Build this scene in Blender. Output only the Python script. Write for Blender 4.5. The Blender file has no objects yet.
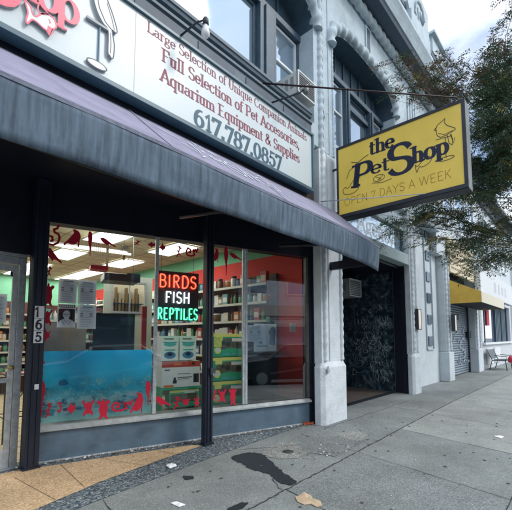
import bpy, bmesh, math, random
from mathutils import Vector, Matrix
R = math.radians; PI = math.pi
random.seed(7)
S = bpy.context.scene
C = bpy.data.collections.new('place'); S.collection.children.link(C)

# ------------------------------------------------------------------ materials
MATS = {}
def mat(name, col, rough=.6, metal=0., var=0., vscale=6., bump=0., bscale=40., emit=None, estr=1., spec=.5, streak=0., col2=None, grime=0.):
    if name in MATS: return MATS[name]
    m = bpy.data.materials.new(name); m.use_nodes = True
    nt = m.node_tree; N = nt.nodes; L = nt.links
    b = N['Principled BSDF']
    b.inputs['Base Color'].default_value = (*col, 1); b.inputs['Roughness'].default_value = rough
    b.inputs['Metallic'].default_value = metal; b.inputs['Specular IOR Level'].default_value = spec
    tc = N.new('ShaderNodeTexCoord')
    if var or col2 or streak or grime:
        no = N.new('ShaderNodeTexNoise'); no.inputs['Scale'].default_value = vscale; no.inputs['Detail'].default_value = 8
        no.inputs['Roughness'].default_value = .65
        L.new(tc.outputs['Object'], no.inputs['Vector'])
        if streak:
            mp = N.new('ShaderNodeMapping'); mp.inputs['Scale'].default_value = (1, 1, .06)
            L.new(tc.outputs['Object'], mp.inputs['Vector']); L.new(mp.outputs[0], no.inputs['Vector'])
        mx = N.new('ShaderNodeMix'); mx.data_type = 'RGBA'
        rp = N.new('ShaderNodeMapRange'); rp.inputs[1].default_value = .32; rp.inputs[2].default_value = .68
        L.new(no.outputs[0], rp.inputs[0]); L.new(rp.outputs[0], mx.inputs[0])
        v = var or .3
        c2 = col2 or tuple(max(0, c * (1 - v)) for c in col)
        c1 = col if col2 else tuple(min(1, c * (1 + v * .6)) for c in col)
        mx.inputs[6].default_value = (*c1, 1); mx.inputs[7].default_value = (*c2, 1)
        out = mx.outputs[2]
        if grime:
            n2 = N.new('ShaderNodeTexNoise'); n2.inputs['Scale'].default_value = 1.3; n2.inputs['Detail'].default_value = 10
            n2.inputs['Roughness'].default_value = .75
            L.new(tc.outputs['Object'], n2.inputs['Vector'])
            r2 = N.new('ShaderNodeMapRange'); r2.inputs[1].default_value = .5; r2.inputs[2].default_value = .72; r2.inputs[4].default_value = grime
            L.new(n2.outputs[0], r2.inputs[0])
            m2 = N.new('ShaderNodeMix'); m2.data_type = 'RGBA'; L.new(r2.outputs[0], m2.inputs[0]); L.new(out, m2.inputs[6])
            m2.inputs[7].default_value = (col[0]*.35, col[1]*.36, col[2]*.36, 1); out = m2.outputs[2]
        L.new(out, b.inputs['Base Color'])
    if bump:
        n3 = N.new('ShaderNodeTexNoise'); n3.inputs['Scale'].default_value = bscale; n3.inputs['Detail'].default_value = 6
        L.new(tc.outputs['Object'], n3.inputs['Vector'])
        bp = N.new('ShaderNodeBump'); bp.inputs['Strength'].default_value = bump; bp.inputs['Distance'].default_value = .02
        L.new(n3.outputs[0], bp.inputs['Height']); L.new(bp.outputs[0], b.inputs['Normal'])
    if emit:
        b.inputs['Emission Color'].default_value = (*emit, 1); b.inputs['Emission Strength'].default_value = estr
    MATS[name] = m; return m

def glass(name, tint=(.9, .97, .96), k=1.0, ior=1.5):
    m = bpy.data.materials.new(name); m.use_nodes = True; N = m.node_tree.nodes; L = m.node_tree.links
    N.remove(N['Principled BSDF']); o = N['Material Output']
    t = N.new('ShaderNodeBsdfTransparent'); t.inputs[0].default_value = (*tint, 1)
    g = N.new('ShaderNodeBsdfGlossy'); g.inputs['Roughness'].default_value = .01; g.inputs[0].default_value = (.95, .98, 1, 1)
    f = N.new('ShaderNodeFresnel'); f.inputs[0].default_value = ior
    mu = N.new('ShaderNodeMath'); mu.operation = 'MULTIPLY'; mu.inputs[1].default_value = k; mu.use_clamp = True
    L.new(f.outputs[0], mu.inputs[0])
    mx = N.new('ShaderNodeMixShader'); L.new(mu.outputs[0], mx.inputs[0]); L.new(t.outputs[0], mx.inputs[1]); L.new(g.outputs[0], mx.inputs[2])
    L.new(mx.outputs[0], o.inputs[0]); MATS[name] = m; return m

def rampmat(name, tex, scale, stops, rough=.7, bump=.3, vec=(1, 1, 1), feature='F1'):
    m = bpy.data.materials.new(name); m.use_nodes = True; N = m.node_tree.nodes; L = m.node_tree.links; b = N['Principled BSDF']
    tc = N.new('ShaderNodeTexCoord'); mp = N.new('ShaderNodeMapping'); mp.inputs['Scale'].default_value = vec
    L.new(tc.outputs['Object'], mp.inputs[0])
    if tex == 'voronoi':
        t = N.new('ShaderNodeTexVoronoi'); t.inputs['Scale'].default_value = scale; out = t.outputs['Color']
        L.new(mp.outputs[0], t.inputs['Vector'])
        sp = N.new('ShaderNodeSeparateColor'); L.new(out, sp.inputs[0]); fac = sp.outputs[0]; hgt = t.outputs['Distance']
    else:
        t = N.new('ShaderNodeTexNoise'); t.inputs['Scale'].default_value = scale; t.inputs['Detail'].default_value = 9; t.inputs['Roughness'].default_value = .7
        L.new(mp.outputs[0], t.inputs['Vector']); fac = t.outputs[0]; hgt = fac
    cr = N.new('ShaderNodeValToRGB'); el = cr.color_ramp.elements
    el[0].position, el[0].color = stops[0][0], (*stops[0][1], 1); el[1].position, el[1].color = stops[-1][0], (*stops[-1][1], 1)
    for p, c in stops[1:-1]:
        e = el.new(p); e.color = (*c, 1)
    L.new(fac, cr.inputs[0])
    # a broad stain layer
    n2 = N.new('ShaderNodeTexNoise'); n2.inputs['Scale'].default_value = .9; n2.inputs['Detail'].default_value = 9; n2.inputs['Roughness'].default_value = .7
    L.new(tc.outputs['Object'], n2.inputs['Vector'])
    mr = N.new('ShaderNodeMapRange'); mr.inputs[1].default_value = .35; mr.inputs[2].default_value = .65; mr.inputs[3].default_value = .72; mr.inputs[4].default_value = 1.12
    L.new(n2.outputs[0], mr.inputs[0])
    mul = N.new('ShaderNodeMix'); mul.data_type = 'RGBA'; mul.blend_type = 'MULTIPLY'; mul.inputs[0].default_value = 1
    L.new(cr.outputs[0], mul.inputs[6]); L.new(mr.outputs[0], mul.inputs[7]); L.new(mul.outputs[2], b.inputs['Base Color'])
    b.inputs['Roughness'].default_value = rough
    bp = N.new('ShaderNodeBump'); bp.inputs['Strength'].default_value = bump; bp.inputs['Distance'].default_value = .006
    L.new(hgt, bp.inputs['Height']); L.new(bp.outputs[0], b.inputs['Normal'])
    MATS[name] = m; return m

PILW = mat('painted_pilaster', (.66, .72, .76), .7, var=.10, vscale=5, bump=.4, bscale=30, grime=.45)
WHITE = mat('painted_stone_dim', (.44, .53, .585), .75, var=.15, vscale=3, bump=.35, bscale=25, grime=.5)  # colour holds grime and the dimmer light of the upper wall
WHITE2 = mat('painted_stone_far', (.56, .62, .66), .75, var=.12, vscale=2, bump=.2, bscale=15, grime=.25)
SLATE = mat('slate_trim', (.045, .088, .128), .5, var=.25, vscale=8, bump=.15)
SLATED = mat('slate_trim_dark', (.03, .06, .10), .55, var=.3, vscale=8)
BLACK = mat('black_paint_shadow_tint', (.006, .009, .022), .45, var=.4, vscale=5, bump=.1)  # navy of the shadows is mixed into this black paint
POST = mat('navy_post_paint', (.008, .014, .032), .4, var=.5, vscale=9, bump=.25, bscale=60)
BLUEPAINT = mat('blue_grey_paint', (.105, .165, .22), .55, var=.25, vscale=5, bump=.15, grime=.5)
ALU = mat('aged_aluminium', (.42, .47, .50), .45, .4, var=.25, vscale=20, bump=.1)
ALUB = mat('worn_pale_frame', (.50, .54, .56), .5, .1, var=.3, vscale=14, bump=.2)
SILL = mat('concrete_sill', (.42, .45, .45), .7, var=.25, vscale=9, bump=.3)
FABRIC = mat('faded_lavender_canvas', (.28, .275, .38), .85, var=.22, vscale=4, bump=.6, bscale=5, grime=.25)
VALANCE = mat('weathered_valance_canvas', (.105, .15, .20), .9, var=.5, vscale=22, streak=1, grime=.6, bump=.3, bscale=9)
UNDERSHADE = mat('awning_underside_shade', (.008, .010, .022), .8)  # near-black colour stands for the shade under the awnings
SIGNW = mat('white_sign_face', (.56, .64, .665), .35, var=.04, vscale=2, bump=.03)
TEAL = mat('teal_sign_frame', (.06, .13, .17), .4, var=.2)
MAROON = mat('maroon_vinyl', (.19, .012, .045), .5)
NAVYV = mat('blue_phone_vinyl', (.008, .075, .125), .5)
PINK = mat('pink_raised_letter', (.80, .13, .20), .4)
GREYEDGE = mat('grey_letter_edge', (.42, .44, .44), .5)
EMBLEM = mat('white_emblem_face', (.80, .84, .82), .4)
LINEB = mat('dark_line_ink', (.03, .06, .10), .5)
YELLOW = mat('yellow_sign_face', (.88, .64, .11), .35, var=.08, vscale=3, bump=.02)
INK = mat('navy_ink', (.006, .012, .04), .45)
OCHRE = mat('ochre_ink', (.30, .13, .02), .5)
CABINET = mat('dark_sign_cabinet', (.03, .035, .05), .45, .2, var=.3)
CABSIDE = mat('grey_sign_side', (.19, .21, .20), .45, .3, var=.3)
RODB = mat('black_rod', (.02, .01, .012), .5, .4)
RODW = mat('pale_rod', (.50, .55, .60), .4, .3)
RED = mat('red_vinyl_decal', (.60, .006, .04), .55, var=.12, vscale=30)
PAPER = mat('paper', (.84, .86, .88), .8, var=.05)
PAPERY = mat('yellow_note', (.70, .78, .15), .8)
PRINT = mat('grey_print', (.22, .23, .27), .8)
PRINTB = mat('black_print', (.02, .02, .03), .8)
IVORY = mat('shop_ceiling', (.62, .56, .42), .85, var=.06)
CREAMW = mat('shop_cream_wall', (.46, .42, .32), .85, var=.1)
GREENW = mat('shop_green_wall', (.16, .42, .27), .8, var=.08)
REDW = mat('shop_red_wall', (.55, .035, .025), .75, var=.1)
LIGHTP = mat('light_panel', (.9, .9, .85), .5, emit=(1, .97, .86), estr=9)
FLOORM = mat('shop_tile_floor', (.52, .42, .27), .35, var=.1)
GLS = glass('shop_glass', (.95, .99, 1.), 1.3, 1.55)
GLS3 = glass('shop_glass_tinted', (.72, .80, .82), 3.3, 1.6)
SKYG = mat('upper_window_glass', (.30, .40, .50), .03, metal=.62, spec=1.)
WFRAME = mat('white_window_frame', (.68, .72, .74), .5, var=.08)
ACW = mat('cream_ac_case', (.55, .57, .55), .5, var=.15, grime=.3)
DARKG = mat('dark_grille', (.03, .04, .05), .5)
BRASS = mat('brass', (.5, .35, .12), .35, .8)
LAMPG = mat('lamp_glass_warm', (.72, .60, .42), .25, var=.2)
MARBLE = rampmat('dark_marble_panel', 'noise', 7, [(.3, (.006, .014, .026)), (.46, (.02, .038, .058)), (.54, (.04, .075, .10)), (.66, (.22, .29, .32))], .2, .05)
CONC = rampmat('sidewalk_concrete', 'voronoi', 130, [(0, (.16, .18, .175)), (.5, (.215, .24, .235)), (.85, (.25, .275, .27)), (1, (.40, .42, .40))], .85, .35)
CONC2 = rampmat('sidewalk_concrete_pale', 'voronoi', 130, [(0, (.22, .24, .23)), (.5, (.285, .31, .295)), (1, (.43, .45, .42))], .85, .4)
CONC3 = rampmat('sidewalk_concrete_dark', 'voronoi', 120, [(0, (.13, .15, .155)), (.5, (.19, .215, .215)), (1, (.35, .37, .36))], .85, .5)
PATCH = rampmat('old_concrete_patch', 'voronoi', 60, [(0, (.15, .16, .155)), (.5, (.25, .26, .25)), (1, (.42, .42, .38))], .9, .6)
TERR = rampmat('tan_terrazzo', 'voronoi', 95, [(0, (.42, .25, .12)), (.5, (.66, .45, .25)), (1, (.85, .66, .45))], .6, .15)
PEBB = rampmat('grey_pebble_aggregate', 'voronoi', 62, [(0, (.03, .045, .055)), (.45, (.10, .13, .15)), (.8, (.20, .24, .26)), (1, (.42, .46, .47))], .7, 1.0)
ASPH = rampmat('asphalt', 'voronoi', 60, [(0, (.03, .03, .033)), (1, (.08, .08, .085))], .85, .5)
TAR = mat('tar', (.012, .018, .026), .55, var=.5, vscale=20, bump=.4)
JOINT = mat('joint_dirt', (.035, .04, .04), .9, var=.4)
GROUND = mat('earth', (.12, .12, .10), .9)
BRICK = mat('red_brick', (.28, .10, .07), .8, var=.3, vscale=12)
LEAFG = mat('leaf_green', (.065, .125, .07), .6, var=.35, vscale=3)
LEAFY = mat('leaf_ochre', (.26, .23, .06), .6, var=.35, vscale=3)
LEAFR = mat('leaf_rust', (.20, .11, .06), .6, var=.3, vscale=3)
BARK = mat('bark', (.035, .035, .035), .9, var=.3)
DRYLEAF = mat('dry_leaf', (.32, .19, .09), .8, var=.4, vscale=5)

# ------------------------------------------------------------------ mesh helpers
class B:
    def __init__(s): s.bm = bmesh.new(); s.mi = 0
    def face(s, pts):
        try:
            f = s.bm.faces.new([s.bm.verts.new(p) for p in pts]); f.material_index = s.mi; return f
        except ValueError: return None
    def box(s, x0, x1, y0, y1, z0, z1, M=None):
        v = [Vector((x, y, z)) for z in (z0, z1) for y in (y0, y1) for x in (x0, x1)]
        if M is not None: v = [M @ p for p in v]
        w = [s.bm.verts.new(p) for p in v]
        for q in ((0, 2, 3, 1), (4, 5, 7, 6), (0, 1, 5, 4), (2, 6, 7, 3), (0, 4, 6, 2), (1, 3, 7, 5)):
            f = s.bm.faces.new([w[i] for i in q]); f.material_index = s.mi
        return s
    def prism(s, pts, y0, y1):            # outline in x,z extruded along y (y0 = viewer side)
        a = [s.bm.verts.new((x, y0, z)) for x, z in pts]; b = [s.bm.verts.new((x, y1, z)) for x, z in pts]
        n = len(pts)
        fs = [s.bm.faces.new(a), s.bm.faces.new(b[::-1])]
        for i in range(n): fs.append(s.bm.faces.new((a[i], b[i], b[(i+1) % n], a[(i+1) % n])))
        for f in fs: f.material_index = s.mi
        return s
    def profx(s, prof, x0, x1):           # closed profile in y,z swept along x
        a = [s.bm.verts.new((x0, y, z)) for y, z in prof]; b = [s.bm.verts.new((x1, y, z)) for y, z in prof]
        n = len(prof); s.bm.faces.new(a); s.bm.faces.new(b[::-1])
        for i in range(n): s.bm.faces.new((a[i], b[i], b[(i+1) % n], a[(i+1) % n]))
        return s
    def tube(s, pts, r, n=8, caps=True):
        pts = [Vector(p) for p in pts]; rings = []
        for i, p in enumerate(pts):
            d = (pts[min(i+1, len(pts)-1)] - pts[max(i-1, 0)])
            if d.length < 1e-9: d = Vector((0, 0, 1))
            d.normalize()
            up = Vector((0, 0, 1)) if abs(d.z) < .95 else Vector((1, 0, 0))
            a = d.cross(up).normalized(); b = d.cross(a)
            rr = r[i] if isinstance(r, (list, tuple)) else r
            rings.append([s.bm.verts.new(p + a*math.cos(2*PI*k/n)*rr + b*math.sin(2*PI*k/n)*rr) for k in range(n)])
        for A_, B_ in zip(rings, rings[1:]):
            for k in range(n):
                f = s.bm.faces.new((A_[k], A_[(k+1) % n], B_[(k+1) % n], B_[k])); f.material_index = s.mi; f.smooth = True
        if caps:
            for q in (rings[0], rings[-1][::-1]):
                f = s.bm.faces.new(q); f.material_index = s.mi
        return s
    def lathe(s, c, prof, n=20):
        c = Vector(c); rings = [[s.bm.verts.new(c + Vector((r*math.cos(2*PI*k/n), r*math.sin(2*PI*k/n), z))) for k in range(n)] for r, z in prof]
        for A_, B_ in zip(rings, rings[1:]):
            for k in range(n):
                f = s.bm.faces.new((A_[k], A_[(k+1) % n], B_[(k+1) % n], B_[k])); f.smooth = True; f.material_index = s.mi
        s.bm.faces.new(rings[0][::-1]); s.bm.faces.new(rings[-1]); return s
    def rope(s, pts, r, pitch=.16, n=12, up=(0, 1, 0), amp=.13):
        # twisted rope moulding swept along pts (finely resampled)
        P = [Vector(p) for p in pts]; Q = [P[0]]
        for a, b in zip(P, P[1:]):
            k = max(1, int((b-a).length/.02))
            Q += [a.lerp(b, (i+1)/k) for i in range(k)]
        rings = []; d0 = 0; upv = Vector(up)
        for i, p in enumerate(Q):
            if i: d0 += (Q[i]-Q[i-1]).length
            d = (Q[min(i+2, len(Q)-1)] - Q[max(i-2, 0)]).normalized()
            a = d.cross(upv).normalized(); b = d.cross(a)
            ring = []
            for k in range(n):
                t = 2*PI*k/n; rr = r*(1 + amp*math.sin(t - 2*PI*d0/pitch))
                ring.append(s.bm.verts.new(p + a*math.cos(t)*rr + b*math.sin(t)*rr))
            rings.append(ring)
        s.bm.faces.new(rings[0]); s.bm.faces.new(rings[-1][::-1])
        for A_, B_ in zip(rings, rings[1:]):
            for k in range(n):
                f = s.bm.faces.new((A_[k], A_[(k+1) % n], B_[(k+1) % n], B_[k])); f.smooth = True
        return s
    def flat(s, poly, z):
        return s.face([(x, y, z) for x, y in poly])
    def build(s, name, mats, parent=None, loc=(0, 0, 0), rz=0, bevel=0):
        bmesh.ops.recalc_face_normals(s.bm, faces=s.bm.faces) if not getattr(s, 'keep', 0) else None
        me = bpy.data.meshes.new(name); s.bm.to_mesh(me); s.bm.free()
        for m in (mats if isinstance(mats, (list, tuple)) else [mats]): me.materials.append(m)
        o = bpy.data.objects.new(name, me); C.objects.link(o)
        o.location = loc; o.rotation_euler = (0, 0, rz)
        if parent: o.parent = parent
        if bevel:
            md = o.modifiers.new('bevel', 'BEVEL'); md.width = bevel; md.segments = 2; md.limit_method = 'ANGLE'
        return o

def tag(o, label=None, cat=None, group=None, kind=None):
    if label: o['label'] = label
    if cat: o['category'] = cat
    if group: o['group'] = group
    if kind: o['kind'] = kind
    return o
def thing(name, label, cat, loc=(0, 0, 0), rz=0, group=None):
    o = bpy.data.objects.new(name, None); C.objects.link(o); o.location = loc; o.rotation_euler = (0, 0, rz)
    o.empty_display_size = .1
    return tag(o, label, cat, group)
def box(name, m, parent, *a, **k):
    return B().box(*a).build(name, m, parent, **k)

# storefront frame: u along the angled glazing, v into the shop, z up
SA = R(-17.56); SO = Vector((1.488, 4.934, 0))
def sf(u, v, z=0):
    return (SO.x + u*math.cos(SA) - v*math.sin(SA), SO.y + u*math.sin(SA) + v*math.cos(SA), z)

# ------------------------------------------------------------------ lettering (own stroke alphabet)
def arc(cx, cy, rx, ry, a0, a1, n=10):
    return [(cx + rx*math.cos(R(a0 + (a1-a0)*i/n)), cy + ry*math.sin(R(a0 + (a1-a0)*i/n))) for i in range(n+1)]
X = .64
GL = {
 'A': (.80, [[(.06, 0), (.38, 1)], [(.38, 1), (.72, 0)], [(.17, .33), (.60, .33)]], [(.06, 0), (.72, 0)]),
 'B': (.76, [[(.17, 0), (.17, 1)], [(.17, 1)] + arc(.42, .77, .20, .23, 90, -90) + [(.17, .54)], [(.17, .54)] + arc(.43, .27, .25, .27, 90, -90) + [(.17, 0)]], []),
 'C': (.80, [arc(.44, .5, .36, .5, 40, 320, 20)], []),
 'D': (.82, [[(.17, 0), (.17, 1)], [(.17, 1)] + arc(.34, .5, .38, .5, 90, -90, 16) + [(.17, 0)]], []),
 'E': (.72, [[(.17, 0), (.17, 1)], [(.17, 1), (.60, 1)], [(.17, .52), (.50, .52)], [(.17, 0), (.64, 0)]], [(.12, 0), (.12, 1)]),
 'F': (.68, [[(.17, 0), (.17, 1)], [(.17, .98), (.60, .98), (.62, .80)], [(.17, .52), (.48, .52)]], [(.17, 0), (.12, 1)]),
 'H': (.84, [[(.17, 0), (.17, 1)], [(.67, 0), (.67, 1)], [(.17, .52), (.67, .52)]], [(.17, 0), (.17, 1), (.67, 0), (.67, 1)]),
 'I': (.36, [[(.18, 0), (.18, 1)]], [(.18, 0), (.18, 1)]),
 'K': (.78, [[(.17, 0), (.17, 1)], [(.62, 1), (.19, .45)], [(.30, .58), (.66, 0)]], [(.17, 0), (.17, 1), (.66, 0), (.6, 1)]),
 'L': (.70, [[(.17, 0), (.17, 1)], [(.17, .02), (.62, .02), (.64, .22)]], [(.17, 0), (.17, 1)]),
 'N': (.84, [[(.16, 0), (.16, 1)], [(.16, 1), (.68, 0)], [(.68, 0), (.68, 1)]], [(.16, 0), (.12, 1), (.68, 1)]),
 'O': (.88, [arc(.43, .5, .35, .5, 90, 450, 24)], []),
 'P': (.72, [[(.17, 0), (.17, 1)], [(.17, 1)] + arc(.40, .74, .23, .26, 90, -90) + [(.17, .48)]], [(.17, 0), (.12, 1)]),
 'R': (.76, [[(.17, 0), (.17, 1)], [(.17, 1)] + arc(.40, .75, .22, .25, 90, -90) + [(.17, .50)], [(.36, .50), (.66, 0)]], [(.17, 0), (.12, 1), (.66, 0)]),
 'S': (.66, [arc(.33, .75, .23, .25, 20, 250, 12)[:-1] + arc(.33, .26, .25, .26, 80, -160, 12)], []),
 'T': (.74, [[(.36, 0), (.36, 1)], [(.06, .80), (.08, .98), (.64, .98), (.66, .80)]], [(.36, 0)]),
 'U': (.82, [[(.17, 1), (.17, .32)] + arc(.42, .32, .25, .32, 180, 360) + [(.67, 1)]], [(.17, 1), (.67, 1)]),
 'W': (1.06, [[(.05, 1), (.28, 0)], [(.28, 0), (.52, 1)], [(.52, 1), (.76, 0)], [(.76, 0), (1.0, 1)]], [(.05, 1), (.52, 1), (1.0, 1)]),
 'Y': (.76, [[(.04, 1), (.37, .46)], [(.70, 1), (.37, .46)], [(.37, .5), (.37, 0)]], [(.37, 0), (.04, 1), (.70, 1)]),
 'a': (.60, [arc(.27, .47, .17, .15, 160, 0, 8) + [(.44, .08), (.50, .02), (.57, .05)], [(.44, .38)] + arc(.25, .19, .18, .17, 80, 280, 10) + [(.44, .14)]], []),
 'c': (.54, [arc(.30, X/2, .23, X/2, 40, 325, 16)], []),
 'e': (.56, [[(.08, .35), (.49, .36)] + arc(.28, X/2+.02, .22, X/2-.02, 8, 320, 18)], []),
 'f': (.38, [[(.17, 0), (.17, .75)] + arc(.33, .78, .16, .20, 180, 50, 8), [(.03, X), (.36, X)]], [(.17, 0)]),
 'g': (.60, [arc(.27, .43, .18, .19, 90, 450, 16), [(.40, .56), (.52, .62)], arc(.27, -.10, .24, .16, 90, 450, 16), [(.17, .26), (.10, .14), (.27, .06)]], []),
 'h': (.66, [[(.15, 0), (.15, 1)], [(.15, .42)] + arc(.33, .42, .18, .21, 150, 0, 8) + [(.51, 0)]], [(.15, 0), (.10, 1), (.51, 0)]),
 'i': (.33, [[(.16, 0), (.16, X)], [(.16, .84), (.16, .96)]], [(.16, 0), (.12, X)]),
 'k': (.64, [[(.15, 0), (.15, 1)], [(.48, X), (.17, .28)], [(.26, .36), (.54, 0)]], [(.15, 0), (.10, 1), (.54, 0), (.48, X)]),
 'l': (.33, [[(.16, 0), (.16, 1)]], [(.16, 0), (.12, 1)]),
 'm': (.98, [[(.15, 0), (.15, X)], [(.15, .42)] + arc(.32, .42, .17, .21, 150, 0, 8) + [(.49, 0)], [(.49, .42)] + arc(.66, .42, .17, .21, 150, 0, 8) + [(.83, 0)]], [(.15, 0), (.11, X), (.49, 0), (.83, 0)]),
 'n': (.66, [[(.15, 0), (.15, X)], [(.15, .42)] + arc(.33, .42, .18, .21, 150, 0, 8) + [(.51, 0)]], [(.15, 0), (.11, X), (.51, 0)]),
 'o': (.60, [arc(.30, X/2, .23, X/2, 90, 450, 20)], []),
 'p': (.64, [[(.15, -.30), (.15, X)], [(.15, .48)] + arc(.34, X/2, .22, X/2, 130, -130, 14) + [(.15, .16)]], [(.15, -.30), (.11, X)]),
 'q': (.64, [[(.49, -.30), (.49, X)], [(.49, .48)] + arc(.30, X/2, .22, X/2, 50, 310, 14) + [(.49, .16)]], [(.49, -.30)]),
 'r': (.48, [[(.15, 0), (.15, X)], [(.15, .40)] + arc(.31, .44, .16, .18, 150, 40, 6)], [(.15, 0), (.11, X)]),
 's': (.50, [arc(.25, .47, .155, .16, 25, 250, 10)[:-1] + arc(.25, .165, .17, .165, 80, -160, 10)], []),
 't': (.40, [[(.17, .86), (.17, .14)] + arc(.28, .13, .11, .12, 180, 310, 6), [(.03, X), (.36, X)]], []),
 'u': (.66, [[(.15, X), (.15, .15)] + arc(.27, .14, .12, .12, 190, 280, 6) + [(.47, .10)], [(.49, X), (.49, 0)]], [(.11, X), (.45, X)]),
 'y': (.60, [[(.05, X), (.29, .02)], [(.53, X), (.25, -.15), (.14, -.29), (.05, -.24)]], [(.05, X), (.53, X)]),
 '&': (.86, [[(.78, .0), (.20, .72)] + arc(.34, .80, .16, .18, 200, -20, 10) + [(.14, .38)] + arc(.32, .22, .24, .22, 160, 300, 10) + [(.70, .46)]], []),
 '.': (.30, [[(.14, .0), (.14, .13)]], []),
 ',': (.28, [[(.13, .10), (.13, .0), (.07, -.16)]], []),
 '0': (.70, [arc(.34, .5, .25, .5, 90, 450, 24)], []),
 '1': (.50, [[(.10, .78), (.28, .98), (.28, 0)]], [(.28, 0)]),
 '5': (.66, [[(.55, .98), (.20, .98), (.16, .55)] + arc(.32, .32, .25, .31, 130, -150, 14)], []),
 '6': (.68, [arc(.33, .31, .24, .31, 90, 450, 18), [(.09, .33)] + arc(.46, .42, .37, .56, 175, 85, 8)], []),
 '7': (.64, [[(.06, .80), (.08, .97), (.56, .97), (.24, 0)]], []),
 '8': (.68, [arc(.34, .76, .20, .24, 90, 450, 18), arc(.34, .26, .25, .27, 90, 450, 18)], []),
 ' ': (.36, [], []),
 'h.': (.66, [], []),
}
LC = 0
def layout(text, h, width=None, track=0., slant=0.):
    """skeleton strokes and serif points for a line of text"""
    st, se, x = [], [], 0.
    for ch in text:
        w, strokes, serifs = GL[ch]
        for s_ in strokes: st.append([(x + px + slant*py, py) for px, py in s_])
        for px, py in serifs: se.append((x + px + slant*py, py))
        x += w + track
    k = (width/(x*h)) if width else 1.
    return [[(px*h*k, py*h) for px, py in s_] for s_ in st], [(px*h*k, py*h) for px, py in se], x*h*k
def ribbon(b, pts, a, c, y0, y1):
    n = len(pts)
    if n < 2: return
    L_, Rr = [], []
    closed = math.dist(pts[0], pts[-1]) < 1e-6
    for i, (px, pz) in enumerate(pts):
        def tg(j, k):
            d = (pts[k][0]-pts[j][0], pts[k][1]-pts[j][1]); l = math.hypot(*d) or 1; return d[0]/l, d[1]/l
        if closed and i in (0, n-1): t0, t1 = tg(n-2, n-1), tg(0, 1)
        else: t0, t1 = tg(max(i-1, 0), max(i, 1)), tg(min(i, n-2), min(i+1, n-1))
        tx, tz = t0[0]+t1[0], t0[1]+t1[1]; l = math.hypot(tx, tz) or 1; tx /= l; tz /= l
        nx, nz = -tz, tx
        hw = math.sqrt((a*nx)**2 + (c*nz)**2)
        cs = max(.55, abs(nx*(-t1[1]) + nz*t1[0])); hw /= cs
        e = 0
        if not closed and i == 0: e = -1
        if not closed and i == n-1: e = 1
        ex = min(a, c)*e*.9
        L_.append((px + nx*hw + tx*ex, pz + nz*hw + tz*ex)); Rr.append((px - nx*hw + tx*ex, pz - nz*hw + tz*ex))
    for i in range(n-1):
        q = [L_[i], L_[i+1], Rr[i+1], Rr[i]]
        b.face([(x, y0, z) for x, z in q])
        b.face([(L_[i][0], y0, L_[i][1]), (L_[i][0], y1, L_[i][1]), (L_[i+1][0], y1, L_[i+1][1]), (L_[i+1][0], y0, L_[i+1][1])])
        b.face([(Rr[i][0], y0, Rr[i][1]), (Rr[i+1][0], y0, Rr[i+1][1]), (Rr[i+1][0], y1, Rr[i+1][1]), (Rr[i][0], y1, Rr[i][1])])
    for i, s_ in ((0, 1), (n-1, -1)):
        if not closed:
            b.face([(L_[i][0], y0, L_[i][1]), (Rr[i][0], y0, Rr[i][1]), (Rr[i][0], y1, Rr[i][1]), (L_[i][0], y1, L_[i][1])])
def letters(b, text, h, x, z, width=None, bold=.085, thin=.028, serif=True, y=-.002, depth=.002, track=0., slant=0., shear=0.):
    st, se, W = layout(text, h, width, track, slant)
    sh = lambda p: (x + p[0], z + p[1] + shear*p[0])
    global LC
    LC = (LC + 1) % 7
    for i, s_ in enumerate(st):
        dy = (i % 5)*.00025 + LC*.00003
        ribbon(b, [sh(p) for p in s_], bold*h, thin*h, y - depth - dy, y)
    if serif:
        for i, (px, py) in enumerate(se):
            hw = bold*h + .05*h
            zz = py + (thin*h*.7 if py < .5*h and py >= -.05*h or py < 0 else -thin*h*.7)
            ribbon(b, [sh((px-hw, zz)), sh((px+hw, zz))], thin*h, thin*h*.9, y - depth - .0016 - .00004*(i % 6), y)
    return W
def smooth(pts, n=5):
    out = []; k = len(pts)
    for i in range(k):
        p0, p1, p2, p3 = pts[i-1], pts[i], pts[(i+1) % k], pts[(i+2) % k]
        for j in range(n):
            t = j/n
            out.append(tuple(.5*((2*p1[d]) + (-p0[d]+p2[d])*t + (2*p0[d]-5*p1[d]+4*p2[d]-p3[d])*t*t + (-p0[d]+3*p1[d]-3*p2[d]+p3[d])*t**3) for d in (0, 1)))
    return out

# ------------------------------------------------------------------ ground
def structure(o): o['kind'] = 'structure'; return o
b = B(); b.flat([(-300, -300), (500, -300), (500, 300), (-300, 300)], -.17); structure(b.build('ground', GROUND))
b = B(); b.flat([(-60, -11), (200, -11), (200, -1.35), (-60, -1.35)], -.13); structure(b.build('road', ASPH))
b = B(); b.box(-60, 200, -13.5, -11, -.15, 0); structure(b.build('opposite_pavement', CONC))
b = B(); b.box(-60, 200, -1.35, -1.2, -.14, .0); structure(b.build('kerb', SILL, bevel=.02))
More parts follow.
